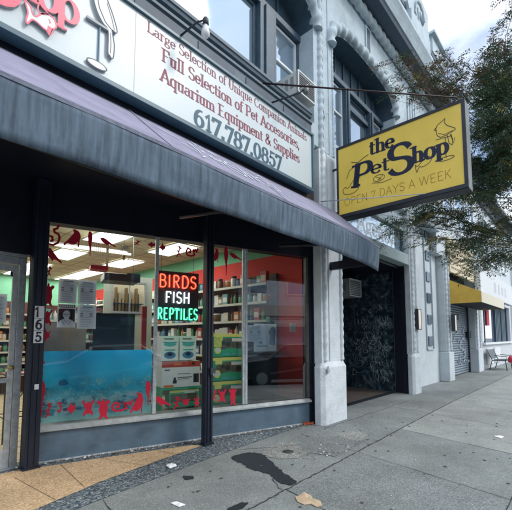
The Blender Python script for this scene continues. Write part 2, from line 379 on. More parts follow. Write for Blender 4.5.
# sidewalk slabs: joints measured along Y = 2.33, cross joints slightly skewed
b = B(); b.keep = 1
xs = [-5.0, -3.35, -1.75, -.2, 1.4, 2.95, 4.52, 6.1, 7.7, 9.3, 10.9, 12.5, 14.1, 15.7, 17.3, 18.9, 20.5, 22.1, 23.7, 26, 29, 33, 38, 45, 60]
def xj(x, y): return x + .21*(y - 2.33)
def yj(x): return 2.22 + .025*x if x < 9 else 2.445
for i, (a0, a1) in enumerate(zip(xs, xs[1:])):
    for r_, (ya, yb) in enumerate(((-1.2, .62), (.62, None), (None, 9))):
        A0 = yj(a0) if ya is None else ya; A1 = yj(a1) if ya is None else ya
        B0 = yj(a0) if yb is None else yb; B1 = yj(a1) if yb is None else yb
        b.mi = 1 if (r_ < 2 and a0 >= 6.0) else (2 if (i*7 + r_*5) % 4 == 0 else 0)
        b.face([(xj(a0, A0), A0, 0), (xj(a1, A1), A1, 0), (xj(a1, B1), B1, 0), (xj(a0, B0), B0, 0)])
structure(b.build('sidewalk', [CONC, CONC2, CONC3]))
b = B(); w = .006
def strip(b, p, q, w, z):
    d = Vector((q[0]-p[0], q[1]-p[1])).normalized(); n = Vector((-d.y, d.x))*w
    b.face([(p[0]+n.x, p[1]+n.y, z), (p[0]-n.x, p[1]-n.y, z), (q[0]-n.x, q[1]-n.y, z), (q[0]+n.x, q[1]+n.y, z)])
def wob(b, p, q, w, z, k=14, amp=.006):
    P = [(p[0]+(q[0]-p[0])*i/k + random.uniform(-amp, amp), p[1]+(q[1]-p[1])*i/k + random.uniform(-amp, amp)) for i in range(k+1)]
    for a_, c_ in zip(P, P[1:]): strip(b, a_, c_, w*random.uniform(.6, 1.5), z)
for i, (a0, a1) in enumerate(zip(xs, xs[1:])):
    wob(b, (a0, yj(a0)), (a1, yj(a1)), .007, .004, 40, .008)
    wob(b, (xj(a0, .62), .62), (xj(a1, .62), .62), .003, .004)
    wob(b, (xj(a0, -1.2), -1.2), (a0, yj(a0)), .0035, .0045)
    if i % 2 == 0: wob(b, (a0, yj(a0)), (xj(a0, 3.4), 3.4), .0035, .0045)
wob(b, (3.55, 3.5), (4.6, 2.9), .004, .0045, 16, .03); wob(b, (2.9, 2.35), (3.4, 2.95), .004, .0045, 16, .03); wob(b, (5.2, 3.3), (8.9, 3.25), .004, .0045, 30, .03)
structure(b.build('sidewalk_joints', JOINT))
b = B(); q_ = random.Random(31)
for _ in range(150):
    cx, cy, r_ = q_.uniform(1.2, 12), q_.uniform(.2, 3.3), q_.uniform(.008, .026)
    b.flat([(cx + r_*q_.uniform(.6, 1.2)*math.cos(i*PI/4), cy + r_*q_.uniform(.5, 1.1)*math.sin(i*PI/4)) for i in range(8)], .0062)
structure(b.build('gum_stains', mat('old_gum', (.07, .08, .08), .8)))
def blob(cx, cy, rx, ry, n=22, j=.18):
    return [(cx + rx*math.cos(2*PI*i/n)*(1+random.uniform(-j, j)), cy + ry*math.sin(2*PI*i/n)*(1+random.uniform(-j, j))) for i in range(n)]
b = B(); b.flat(blob(3.95, 3.05, .42, .30), .004); b.flat(blob(5.1, 2.75, .32, .22), .004); structure(b.build('pale_sidewalk_patch', PATCH))
b = B(); b.flat([(4.15, 2.45), (4.95, 2.5), (5.0, 2.95), (4.7, 3.2), (4.25, 3.1), (4.05, 2.8)], .005); structure(b.build('dark_sidewalk_patch', CONC3))
# storefront apron: pebble bands and tan terrazzo
b = B(); b.flat([(-6, 2.9), (0, 3.2), (1.6, 3.42), (2.88, 3.55), (3.6, 3.6), (5.4, 3.69), (5.6, 3.9), (1.5, 5.2), (-6, 5.2)], .006); structure(b.build('pebble_band', PEBB))
b = B(); b.flat([(-6, 3.1), (.2, 3.5), (1.15, 3.64), (1.79, 3.82), (2.6, 3.95), (3.30, 4.03), (3.22, 4.15), (2.55, 4.40), (1.78, 4.66), (1.25, 4.83), (-6, 4.83)], .010); structure(b.build('terrazzo_apron', TERR))
b = B()
for (p, q) in (((1.22, 4.6), (1.32, 3.7)), ((2.12, 4.5), (2.35, 3.92)), ((1.70, 4.65), (1.62, 3.79)), ((.5, 4.83), (.7, 3.57)), ((2.75, 4.32), (2.83, 3.98))): strip(b, p, q, .0022, .0145)
structure(b.build('terrazzo_joints', JOINT))
def jag(p):
    q = random.Random(9); return [(x + q.uniform(-.016, .016), y + q.uniform(-.016, .016)) for x, y in smooth(p, 9)]
b = B(); b.face([(x, y, .0058) for x, y in jag([(3.33, 3.40), (3.52, 3.36), (3.60, 3.20), (3.50, 2.98), (3.30, 2.62), (3.17, 2.34), (3.05, 2.33), (3.05, 2.48), (3.13, 2.70), (3.12, 2.95), (3.18, 3.15), (3.2, 3.32)])])
tag(b.build('tar_stain', TAR), 'long black tar patch smeared on the grey sidewalk slabs', 'tar patch')
b = B(); b.face([(x, y, .0055) for x, y in blob(2.35, 2.38, .12, .05)])
tag(b.build('tar_stain', TAR), 'small black tar blot at the near edge of the sidewalk', 'tar patch')
b = B(); b.lathe((3.9, 3.0, 0), [(.055, .0), (.055, .012), (.05, .016), (0.01, .016)], 20); t = thing('valve_cover', 'small round dark iron cover set in the pale sidewalk patch', 'cover'); b.build('lid', DARKG, t)
B().lathe((3.9, 3.0, 0), [(.075, .0), (.075, .009), (.06, .010), (.058, .004)], 20).build('ring', mat('rusty_iron', (.12, .09, .07), .8, .3), t)

# litter
def scrap(name, m, pts, z, label, cat, bend=.004):
    b = B(); n = len(pts)
    lo = [b.bm.verts.new((x, y, z)) for x, y in pts]; hi = [b.bm.verts.new((x, y, z+.004+bend*(i % 2))) for i, (x, y) in enumerate(pts)]
    b.bm.faces.new(lo[::-1]); cx = sum(p[0] for p in pts)/n; cy = sum(p[1] for p in pts)/n
    c = b.bm.verts.new((cx, cy, z+.006+bend)); q = random.Random(len(label))
    mid = []
    for i, (x, y) in enumerate(pts):
        x2, y2 = pts[(i+1) % n]; mx_, my_ = (x+x2)/2, (y+y2)/2; k = q.uniform(.4, .75)
        mid.append(b.bm.verts.new((cx+(mx_-cx)*k, cy+(my_-cy)*k, z+.004+q.uniform(0, .016))))
    for i in range(n):
        j = (i+1) % n
        b.bm.faces.new((lo[i], lo[j], hi[j], hi[i])); b.bm.faces.new((hi[i], hi[j], mid[i])); b.bm.faces.new((hi[j], mid[j], mid[i])); b.bm.faces.new((mid[i], mid[j], c))
    return tag(b.build(name, m), label, cat)
scrap('paper_scrap', PAPER, [(2.49, 3.60), (2.54, 3.61), (2.585, 3.605), (2.61, 3.66), (2.60, 3.72), (2.56, 3.73), (2.51, 3.715), (2.50, 3.66)], .012, 'crumpled white paper on the pebble band below the window boxes', 'litter')
scrap('paper_scrap', PAPER, [(2.01, 2.76), (2.07, 2.75), (2.06, 2.86), (2.0, 2.87)], .004, 'narrow white paper slip near the front edge of the sidewalk', 'litter')
scrap('paper_scrap', PAPER, [(6.52, 1.05), (6.66, 1.04), (6.70, 1.10), (6.58, 1.16)], .004, 'pinkish white scrap alone on the pale slabs at right', 'litter')
scrap('flattened_cardboard', mat('tan_card', (.55, .42, .28), .8, var=.2), [(2.80, 2.05), (2.86, 2.12), (2.93, 2.11), (3.0, 2.12), (2.99, 2.03), (2.94, 1.98), (2.95, 1.90), (2.88, 1.84), (2.83, 1.86), (2.84, 1.93), (2.79, 1.97)], .004, 'torn tan piece of cardboard lying at the bottom of the sidewalk', 'litter')
scrap('red_wrapper', mat('red_wrapper', (.42, .08, .03), .6), [(5.22, 3.66), (5.38, 3.58), (5.44, 3.66), (5.30, 3.76)], .012, 'crumpled orange red wrapper beside the first white pilaster', 'litter', .04)
scrap('dark_leaf', TAR, [(2.42, 3.22), (2.50, 3.18), (2.54, 3.24), (2.46, 3.32)], .004, 'dark wet leaf lying on the slab beyond the paper', 'litter')
b = B(); 
def bit(x, y, z, s_):
    a_ = random.uniform(0, PI); c, s2 = math.cos(a_)*s_, math.sin(a_)*s_
    h = [random.uniform(0, s_*.5) for _ in range(4)]
    b.face([(x+c, y+s2, z+h[0]), (x-s2*.6, y+c*.6, z+h[1]), (x-c, y-s2, z+h[2]), (x+s2*.6, y-c*.6, z+h[3])])
for _ in range(420):
    u = random.uniform(-.2, 4.1); p = sf(u, -abs(random.gauss(0, .07)) - .03); b.mi = random.choice((0, 0, 1, 2)); bit(p[0], p[1], .016, random.uniform(.008, .022))
for _ in range(60): b.mi = random.choice((0, 1, 2)); bit(random.gauss(4.35, .35), random.gauss(2.6, .12), .01, random.uniform(.008, .02))
for _ in range(330):
    b.mi = random.choice((0, 1, 2, 2)); bit(random.uniform(1, 14), random.uniform(.3, 3.5), .008, random.uniform(.004, .012))
for _ in range(60): b.mi = 0; bit(random.uniform(5.6, 14), random.gauss(.3, .3), .008, random.uniform(.01, .025))
tag(b.build('fallen_leaves', [DRYLEAF, PAPER, JOINT]), 'scattered dry leaf bits and crumbs on the sidewalk', 'leaf litter', kind='stuff')

# ------------------------------------------------------------------ the pet shop building
BL = thing('corner_building', 'pale painted stone building holding the pet shop, with arched upper windows and rope mouldings', 'building')
YF = 3.5
def arch_pts(x0, x1, zs, rise, n=28):
    cx, a = (x0+x1)/2, (x1-x0)/2; out = []
    for i in range(n+1):
        t = PI*(1 - i/n); c, s_ = math.cos(t), math.sin(t)
        e = 2/2.9
        out.append((cx + a*math.copysign(abs(c)**e, c), zs + rise*abs(s_)**e))
    return out
ZT = 8.98; ZB = 3.42
bays = [(-4.4, -.0, 5.45), (.95, 5.40, 5.39), (6.1, 9.2, 5.3)]
b = B()
prev = -9.
for x0, x1, zb in bays:
    b.box(prev, x0, YF, 4.1, 4.92 if x0 < 6 else 4.99, ZT)     # pier
    b.box(x0, x1, YF, 3.70, 4.92, zb)                           # under the window
    ap = arch_pts(x0, x1, 7.25, .62)
    for (xa, za), (xb, zb_) in zip(ap, ap[1:]):
        b.face([(xa, YF, za), (xb, YF, zb_), (xb, YF, ZT), (xa, YF, ZT)])
    prev = x1
b.box(prev, 12.9, YF, 4.1, 4.99, ZT)
b.box(-9, 12.9, 4.1, 4.15, 8.2, ZT)
b.build('wall', WHITE, BL)
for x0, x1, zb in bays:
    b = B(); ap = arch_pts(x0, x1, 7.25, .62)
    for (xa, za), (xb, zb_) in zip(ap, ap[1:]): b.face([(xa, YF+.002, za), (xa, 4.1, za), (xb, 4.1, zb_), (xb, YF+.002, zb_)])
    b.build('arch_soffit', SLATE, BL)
# piers down to the pavement
def pilaster(x0, x1, y0, dp=.5, plinth=1.03, ztop=4.92, rope_l=True, rope_r=True, parent=BL, m=PILW, r=.046):
    b = B(); c = .07
    b.bm.faces.new
    b.box(x0, x1, y0, y0+dp, plinth, ztop)
    dq = dp-.03
    pts = [(x0-.05, y0+dq), (x0-.05, y0+.01), (x0+.03, y0-.05), (x1-.0, y0-.05), (x1+.04, y0+.01), (x1+.04, y0+dq)]
    lo = [b.bm.verts.new((x, y, 0)) for x, y in pts]; mid = [b.bm.verts.new((x, y, plinth-.06)) for x, y in pts]
    pt2 = [(x0-.0, y0+dq), (x0-.0, y0+.02), (x0+.03, y0-.005), (x1-.03, y0-.005), (x1, y0+.02), (x1, y0+dq)]
    hi = [b.bm.verts.new((x, y, plinth+.03)) for x, y in pt2]
    for A_, B_ in ((lo, mid), (mid, hi)):
        for i in range(6): b.bm.faces.new((A_[i], A_[(i+1) % 6], B_[(i+1) % 6], B_[i]))
    b.bm.faces.new(hi)
    o = b.build('pilaster', m, parent, bevel=.012)
    if rope_l: B().rope([(x0+.10, y0-.005, plinth+.05), (x0+.10, y0-.005, ztop)], r).build('rope_moulding', m, o)
    if rope_r: B().rope([(x1-.07, y0-.005, plinth+.05), (x1-.07, y0-.005, ztop)], r*.85).build('rope_moulding', m, o)
    b = B(); b.box(x0+.24, x0+.26, y0-.012, y0, plinth+.05, ztop); b.build('bead_strip', WHITE, o)
    return o
pilaster(5.45, 6.20, 3.44, .16)
b = B(); b.box(5.47, 6.22, 3.601, 4.05, 0, 4.9); b.build('pier_core', BLACK, BL)
pilaster(9.98, 10.43, 3.50, .15)
# upper rope columns and the rope round each arch
for x in (5.42, 6.0 - .55 + .0):
    pass
B().rope([(5.60, 3.50, 4.93), (5.60, 3.50, 8.85)], .062, .17).build('rope_moulding', WHITE, BL)
B().box(5.70, 5.72, 3.485, YF, 4.93, 8.85).build('bead_strip', WHITE, BL)
B().box(5.90, 5.92, 3.485, YF, 4.93, 8.85).build('bead_strip', WHITE, BL)
B().rope([(.82, 3.50, 4.93), (.82, 3.50, 8.85)], .062, .17).build('rope_moulding', WHITE, BL)
for (x0, x1, _z) in bays[1:]:
    ap = [(x, 3.50, z) for x, z in arch_pts(x0-.10, x1+.10, 7.28, .72, 60)]
    B().rope(ap, .115, .27, 16, amp=.16).build('arch_rope_moulding', WHITE, BL)
    ap2 = [(x, 3.503, z) for x, z in arch_pts(x0-.235, x1+.235, 7.30, .84, 60)]
    B().tube(ap2, .014, 8).build('arch_bead', WHITE, BL)
    for xx in ((x0-.03, x1+.03) if x0 > 6 else ()):
        B().rope([(xx, 3.50, 4.99), (xx, 3.50, 7.27)], .026, .10, 8).build('jamb_bead', WHITE, BL)
# little cast ornament and slit
b = B(); b.prism(smooth([(5.72, 5.62), (5.66, 5.74), (5.60, 5.78), (5.66, 5.86), (5.72, 6.02), (5.78, 5.86), (5.84, 5.78), (5.78, 5.74)]), 3.46, 3.5); b.build('cast_ornament', WHITE, BL)
b = B(); b.box(7.60, 7.86, 3.47, 3.499, 7.95, 8.80); so = b.build('slot_panel', WHITE, BL); b = B(); b.box(7.66, 7.80, 3.462, 3.469, 8.0, 8.75); b.build('panel_recess', SLATED, so)
b = B()
for i in range(4): b.box(10.2+i*.2, 10.32+i*.2, 3.47, 3.499, 7.4, 8.4)
b.build('panel_moulding', WHITE, BL)
# cornice: rope bed mould, dark soffit, pale fascia, parapet, dark coping
B().rope([(-9, 3.42, 8.93), (12.9, 3.42, 8.93)], .10, .26, 12, up=(0, 0, 1)).build('cornice_rope', WHITE, BL)
b = B(); b.profx([(3.5, 9.0), (3.5, 9.09), (3.02, 9.09), (3.06, 9.0)], -9, 12.9); b.build('cornice_soffit', SLATED, BL)
b = B(); b.profx([(3.6, 9.092), (3.0, 9.092), (2.94, 9.22), (2.97, 9.30), (2.90, 9.42), (2.90, 9.52), (3.6, 9.52)], -9, 12.9); b.build('cornice_fascia', WHITE, BL)
b = B(); b.box(-9, 12.9, 3.25, 3.6, 9.52, 10.18); b.build('parapet', WHITE, BL)
b = B(); b.box(-9, 9.32, 3.12, 3.64, 10.18, 10.32); b.box(10.95, 12.9, 3.12, 3.64, 10.18, 10.32); b.build('coping', SLATED, BL)
b = B(); b.prism(smooth([(9.35, 10.18), (9.35, 10.75), (9.30, 10.95), (9.5, 11.0), (9.9, 11.32), (10.4, 11.2), (10.85, 11.10), (10.98, 11.0), (10.9, 10.75), (10.9, 10.18)], 3), 3.05, 3.65)
pp = b.build('parapet_pier', WHITE, BL)
b = B(); b.tube([(9.75, 3.04, 10.25), (9.78, 3.04, 10.6), (9.95, 3.04, 10.85), (10.2, 3.04, 10.9), (10.42, 3.04, 10.8), (10.5, 3.04, 10.55), (10.38, 3.04, 10.4), (10.2, 3.04, 10.5), (10.22, 3.04, 10.65)], .045, 8); b.build('carved_scroll', WHITE, pp)
b = B(); b.tube([(10.0, 3.04, 10.2), (10.05, 3.04, 10.45), (10.0, 3.04, 10.65)], .03, 6); b.build('carved_stem', WHITE, pp)
b = B(); b.box(9.35, 10.9, 3.0, 3.24, 9.53, 10.175); b.build('pier_base', WHITE, BL)
b = B(); b.box(11.5, 12.6, 3.1, 3.7, 10.33, 10.85); b.box(11.4, 12.7, 3.0, 3.8, 10.85, 10.93); b.build('parapet_block', WHITE, BL)
b = B()
for x in (9.4, 9.75): b.tube([(x-.0, 3.2, 10.33), (x+.0, 3.2, 10.34)], .02)
b.bm.free()
# roof and back so that the block is closed
b = B(); b.box(-9, 12.9, 4.16, 16, 3.56, 9.5); b.build('upper_block', WHITE2, BL)
# ---- windows of the upper floor
def sash(parent, x0, x1, z0, z1, y, fm, t=.05, mid=None, name='window'):
    b = B(); b.box(x0, x0+t, y, y+.06, z0, z1); b.box(x1-t, x1, y, y+.06, z0, z1)
    b.box(x0+t, x1-t, y, y+.06, z0, z0+t); b.box(x0+t, x1-t, y, y+.06, z1-t, z1)
    if mid: b.box(x0+t, x1-t, y-.01, y+.05, mid-t/2, mid+t/2)
    o = b.build(name, fm, parent, bevel=.004)
    P = [(z0+t, (mid-t/2) if mid else z1-t)] + ([(mid+t/2, z1-t)] if mid else [])
    for i, (a_, c_) in enumerate(P): box('pane', SKYG, o, x0+t, x1-t, y+.03, y+.04, a_, c_)
    return o
for (x0, x1, zb) in bays:
    W_ = x1 - x0
    b = B(); yb = 3.86
    # slate timber surround: wide centre light, two side lights, tympanum with transom
    m1, m2 = x0 + .95, x1 - .97
    if x0 == 6.1: m1, m2 = 7.2, 8.42
    mw = .42 if x0 < 6 else .15
    ap = arch_pts(x0, x1, 7.25, .62, 20)
    b.box(x0, x1, yb+.06, yb+.12, 7.22, 7.9)
    b.box(x0, x1, yb-.08, yb+.06, 7.12, 7.24); b.box(x0, x1, yb-.04, yb+.06, 7.24, 7.30)
    b.box(m1-mw/2, m1+mw/2, yb-.10, yb+.05, zb, 7.12); b.box(m2-mw/2, m2+mw/2, yb-.10, yb+.05, zb, 7.12)
    for mm in (m1, m2): b.box(mm-mw/4, mm+mw/4, yb-.14, yb-.101, zb, 7.12)
    b.box(x0, x0+.08, yb-.04, yb+.06, zb, 7.12); b.box(x1-.04, x1, yb-.04, yb+.06, zb, 7.12)
    b.box(x0, x1, 3.705, 4.05, zb-.12, zb-.02)
    for k in range(1, 8):
        xx = x0 + W_*k/8; b.box(xx-.02, xx+.02, yb+.02, yb+.055, 7.31, 7.84)
    b.build('window_surround', SLATE, BL, bevel=.008)
    sash(BL, m1+mw/2, m2-mw/2, zb, 7.12, yb, SLATE, .06)
    sash(BL, x0+.08, m1-mw/2, zb, 7.10, yb, WFRAME, .045, 6.45)
    sash(BL, m2+mw/2, x1-.04, zb, 7.10, yb, WFRAME, .045, 6.45)
    if x0 > 6: b = B(); b.box(m1+mw/2, m2-mw/2, yb-.05, yb-.005, 6.75, 6.85); b.build('window_transom', SLATE, BL)
# ---- slate belt over the sign
b = B(); b.profx([(3.50, 4.93), (3.34, 4.93), (3.34, 5.13), (3.315, 5.15), (3.315, 5.185), (3.36, 5.20), (3.36, 5.24), (3.33, 5.26), (3.32, 5.30), (3.305, 5.31), (3.305, 5.355), (3.50, 5.38)], -1.8, 5.06)
bt = b.build('slate_belt', SLATE, BL)
b = B()
for k in range(8): b.box(-1.6+k*.84, -1.6+k*.84+.62, 3.330, 3.339, 4.98, 5.11)
b.build('belt_panel', SLATED, bt)
b = B(); b.box(-9, 5.2, 3.40, 3.499, 3.56, 4.92); b.build('signboard_backing', BLACK, BL)
b = B(); b.box(-9, 5.2, 3.5, 4.1, 3.42, 4.92); b.build('shopfront_lintel', BLACK, BL)
b = B(); b.box(5.2, 10.0, 3.62, 4.1, 4.4, 4.99); b.build('shopfront_lintel', WHITE, BL)
b = B(); b.box(6.38, 9.98, 3.50, 3.62, 4.9, 4.98); b.build('string_course', WHITE, BL)
# ---- neighbour entry bay: transom window, lintel, recess
tw = sash(BL, 6.40, 9.93, 3.74, 4.88, 3.66, SLATE, .05, name='transom_window')
b = B()
letters(b, 'Real Estate', .36, 6.75, 4.40, 2.9, .09, .05, False, y=3.689, depth=.001)
letters(b, 'Agency', .42, 7.35, 3.90, 2.1, .09, .05, False, y=3.689, depth=.001)
b.build('window_lettering', WFRAME, tw)
b = B(); b.box(6.38, 9.95, 3.50, 3.75, 3.43, 3.72); b.build('entry_lintel', mat('pale_green_lintel', (.36, .46, .46), .6, var=.15), BL, bevel=.01)
b = B(); b.face([(10.12, 3.98, 0), (10.12, 5.75, 0), (10.12, 5.75, 3.42), (10.12, 3.98, 3.42)]); b.bm.faces.ensure_lookup_table()
ew = B().box(10.10, 10.16, 4.02, 5.8, .0, 3.42).build('entry_marble_wall', MARBLE, BL)
b.bm.free()
b = B()
for z in (.62, 1.22, 1.82, 2.42, 3.0): b.box(10.094, 10.099, 4.02, 5.8, z, z+.008)
for y in (4.6, 5.2): b.box(10.093, 10.0985, y, y+.008, 0, 3.42)
b.build('marble_joint', mat('pale_grout', (.10, .14, .16), .6), ew)
# scratched graffiti on the marble
b = B(); rg = random.Random(3)
def scribble(cy, cz, s_, n):
    y, z = cy, cz; pts = []
    for _ in range(n):
        y += rg.uniform(-1, 1)*s_*.8; z += rg.uniform(-1, 1)*s_*.6
        y = min(max(y, cy-s_*2), cy+s_*2); z = min(max(z, cz-s_*1.3), cz+s_*1.3); pts.append((10.090, y, z))
    Q = []
    for a_, c_ in zip(pts, pts[1:]):
        Q += [Vector(a_).lerp(Vector(c_), t/4) + Vector((0, rg.uniform(-.01, .01), rg.uniform(-.01, .01))) for t in range(4)]
    b.tube(Q, rg.choice((.0025, .004, .0065)), 4)
for cy, cz, s_, n in ((4.35, 1.9, .12, 14), (4.45, 1.55, .14, 14), (4.9, 1.75, .15, 12), (4.75, 2.2, .1, 8), (4.3, 2.7, .08, 8), (4.25, 1.2, .15, 14), (4.7, 1.0, .2, 16), (5.1, 1.3, .2, 10), (4.4, .7, .2, 14), (4.9, .55, .2, 14), (4.25, .35, .12, 10), (5.2, .8, .15, 10), (4.5, 2.0, .2, 8)): scribble(cy, cz, s_, n)
for cy, cz, wd in ((4.5, 1.78, .55), (4.7, 1.36, .9), (4.45, 1.02, .5), (4.9, .85, .8), (4.4, .5, .6), (5.0, 1.95, .4), (4.35, 2.0, .5), (4.6, 1.6, .7), (4.5, 1.2, .6), (4.35, .75, .5), (4.9, 1.15, .7), (4.6, .3, .8), (4.4, 2.35, .4)):
    for k in range(14):
        y0 = cy - wd/2 + wd*k/14 + rg.uniform(-.02, .02); h_ = rg.uniform(.03, .13)
        b.tube([(10.0905, y0, cz-h_), (10.0905, y0+rg.uniform(-.05, .07), cz+h_*.2), (10.0905, y0+rg.uniform(-.03, .09), cz+h_)], rg.choice((.002, .003, .006)), 4)
for _ in range(9):
    cy, cz = rg.uniform(4.2, 5.1), rg.uniform(.5, 2.2); r_ = rg.uniform(.06, .15); a0 = rg.uniform(0, 6)
    b.tube([(10.0905, cy + r_*math.cos(a0+k*.45)*(1+.3*math.sin(k)), cz + r_*1.1*math.sin(a0+k*.45)) for k in range(rg.randint(8, 14))], .007, 5)
b.build('scratched_graffiti', mat('chalky_scratch', (.42, .52, .55), .8), ew)
b = B(); b.box(10.06, 10.10, 3.98, 4.015, 0, 3.42); b.build('corner_trim', ALU, BL)
b = B(); b.box(9.985, 10.2, 3.77, 3.975, 0, 3.42); b.box(9.96, 10.2, 3.655, 3.769, 0, 3.42); b.build('gate_housing', BLACK, BL)
b = B(); b.box(10.2, 10.43, 3.66, 4.0, 0, 4.9); b.box(9.99, 10.2, 3.66, 4.0, 3.721, 4.9); b.build('pier_core', WHITE, BL)
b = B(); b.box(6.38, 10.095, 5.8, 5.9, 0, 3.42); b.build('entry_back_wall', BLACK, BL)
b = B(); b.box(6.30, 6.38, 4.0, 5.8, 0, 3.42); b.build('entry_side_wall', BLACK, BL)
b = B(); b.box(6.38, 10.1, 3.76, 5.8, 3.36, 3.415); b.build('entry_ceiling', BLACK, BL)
b = B(); b.box(7.2, 8.2, 5.76, 5.795, 0, 2.2); dr = b.build('entry_door', SLATED, BL); box('door_pane', SKYG, dr, 7.35, 8.05, 5.75, 5.758, .9, 2.0)
# ---- squares bay
b = B(); b.box(10.43, 13.45, 3.84, 4.1, 0, 4.98); b.build('wall', WHITE2, BL)
b = B(); b.box(12.20, 12.24, 3.80, 3.839, 1.12, 4.9); b.box(12.85, 12.9, 3.80, 3.839, 1.12, 4.9); b.box(12.24, 12.85, 3.80, 3.839, 1.08, 1.12); b.build('panel_moulding', WHITE, BL)
for k in range(6):
    z = 1.22 + k*.70; B().box(12.36, 12.74, 3.80, 3.839, z, z+.30).build('tile_inset', mat('dark_blue_tile', (.05, .10, .15), .3, var=.3), BL)
b = B(); b.box(10.47, 10.58, 3.56, 3.70, 1.06, 4.95); b.build('downpipe', BLACK, BL)

# ---- shop front (angled glazing)
def sfo(b, name, m, parent=BL, **k): return b.build(name, m, parent, (SO.x, SO.y, 0), SA, **k)
b = B(); b.box(-.13, -.021, .02, .12, 0, 2.925); sfo(b, 'corner_stud', BLACK)
b = B(); b.box(-.02, 4.14, .0, .16, 0, .37); sfo(b, 'stall_riser', BLUEPAINT)
b = B(); b.box(-.02, 4.14, -.012, -.001, 0.0, .022); sfo(b, 'riser_foot', ALUB)
b = B(); b.profx([(-.05, .372), (-.05, .395), (-.01, .43), (.16, .44), (.16, .372)], -.02, 4.14); sfo(b, 'window_sill', SILL)
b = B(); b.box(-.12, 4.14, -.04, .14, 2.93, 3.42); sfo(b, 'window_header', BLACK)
ZS, ZH = .445, 2.93
b = B(); b.box(1.388, 1.436, -.012, .03, ZS, ZH); sfo(b, 'mullion', ALUB, bevel=.004)
b = B(); b.box(2.795, 2.832, -.012, .03, ZS, ZH); b.box(2.845, 2.885, -.006, .05, ZS, ZH); sfo(b, 'mullion', ALUB, bevel=.004)
b = B(); b.box(4.07, 4.12, -.02, .06, ZS, ZH); sfo(b, 'mullion', mat('brown_frame', (.10, .09, .08), .5, var=.3), bevel=.004)
b = B(); b.box(4.121, 4.21, -.03, .1, 0, 3.2); b.box(4.21, 4.30, .0, .1, 0, 3.2); sfo(b, 'end_jamb', POST)
for (a_, c_, g) in ((0, 1.388, GLS), (1.436, 2.795, GLS), (2.885, 4.07, GLS3)):
    b = B(); b.face([(a_, .010, ZS), (c_, .010, ZS), (c_, .010, ZH), (a_, .010, ZH)]); sfo(b, 'shop_window', g)
b = B(); b.box(0.0, 1.388, .06, .62, .30, .40); b.box(1.436, 4.05, .06, 1.0, .30, .40); sfo(b, 'display_ledge', mat('ledge_board', (.20, .21, .21), .6, var=.2))
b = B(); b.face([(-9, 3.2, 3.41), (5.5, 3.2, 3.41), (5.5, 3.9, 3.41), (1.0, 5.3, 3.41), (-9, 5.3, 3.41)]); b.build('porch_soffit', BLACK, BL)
# door facing the street
DX0, DX1, DY = .20, 1.335, 4.965
b = B(); b.box(DX1-.075, DX1, DY, DY+.08, 0, 2.45); b.box(DX0, DX0+.075, DY, DY+.08, 0, 2.45); b.box(DX0+.075, DX1-.075, DY, DY+.08, 2.36, 2.45)
b.box(DX0-.1, DX1, DY-.01, DY+.10, 2.452, 2.49); b.build('door_frame', ALU, BL, bevel=.005)
b = B(); b.box(-9, DX0-.001, DY, DY+.1, 0, 2.45); b.build('wall', BLUEPAINT, BL)
b = B(); b.box(-9, 1.42, DY-.02, DY+.14, 2.492, 3.41); b.build('door_header', BLACK, BL)
b = B(); d0, d1 = DX0+.08, DX1-.08
b.box(d1-.055, d1, DY+.01, DY+.05, .012, 2.35); b.box(d0, d0+.055, DY+.01, DY+.05, .012, 2.35); b.box(d0+.055, d1-.055, DY+.01, DY+.05, 2.27, 2.35); b.box(d0+.055, d1-.055, DY+.01, DY+.05, .012, .22)
dr = b.build('door', ALUB, BL, bevel=.004)
b = B(); b.face([(d0+.055, DY+.03, .22), (d1-.055, DY+.03, .22), (d1-.055, DY+.03, 2.27), (d0+.055, DY+.03, 2.27)]); b.build('door_pane', GLS, dr)
box('push_bar', ALU, dr, d0+.055, d1-.055, DY-.02, DY-.005, .98, 1.03)
b = B(); b.lathe((0, 0, 0), [(.028, -.02), (.032, 0), (.02, .02)], 12); o = b.build('lock', BRASS, dr); o.location = (d1-.03, DY-.0, 1.15)
b = B(); b.box(DX0, DX1, DY-.03, DY+.09, .0, .012); b.build('threshold', ALUB, BL)
# ---- shop interior shell
b = B(); b.box(-3, 5.45, 3.95, 13, 3.413, 3.43); b.bm.free()
b = B(); b.face([(-3, 5.12, .011), (1.45, 5.12, .011), (5.45, 3.86, .011), (5.45, 13, .011), (-3, 13, .011)]); fl = b.build('shop_floor', FLOORM, BL)
b = B()
for k in range(28): b.box(-3+k*.305, -3+k*.305+.006, 5.2, 13, .0112, .0135)
for k in range(26): b.box(-3, 5.44, 5.2+k*.305, 5.2+k*.305+.006, .0112, .0138)
b.build('floor_tile_joint', mat('tile_joint', (.25, .2, .13), .6), fl)
b = B(); b.face([(-3, 5.11, 3.40), (1.45, 5.11, 3.40), (5.45, 3.85, 3.40), (5.45, 13, 3.40), (-3, 13, 3.40)]); cl = b.build('shop_ceiling', IVORY, BL)
b = B()
for k in range(14): b.box(-3+k*.61, -3+k*.61+.02, 5.2, 13, 3.392, 3.3985)
for k in range(13): b.box(-3, 5.44, 5.2+k*.61, 5.2+k*.61+.02, 3.393, 3.3990)
b.build('ceiling_grid', mat('ceiling_grid', (.42, .38, .3), .7), cl)
b = B(); b.box(5.45, 5.49, 3.84, 13, 3.10, 3.40); b.build('shop_wall_green_band', GREENW, BL)
b = B(); b.box(5.45, 5.485, 3.84, 13, .0, 3.10); b.build('shop_wall_red', REDW, BL)
b = B(); b.box(-3, 5.45, 13, 13.1, 0, 2.5); b.build('shop_wall', CREAMW, BL)
b = B(); b.box(-3, 5.45, 13, 13.1, 2.5, 3.40); b.build('shop_wall_green_band', GREENW, BL)
b = B(); b.box(-3.1, -3, 5.1, 13, 0, 3.4); b.build('shop_wall', CREAMW, BL)
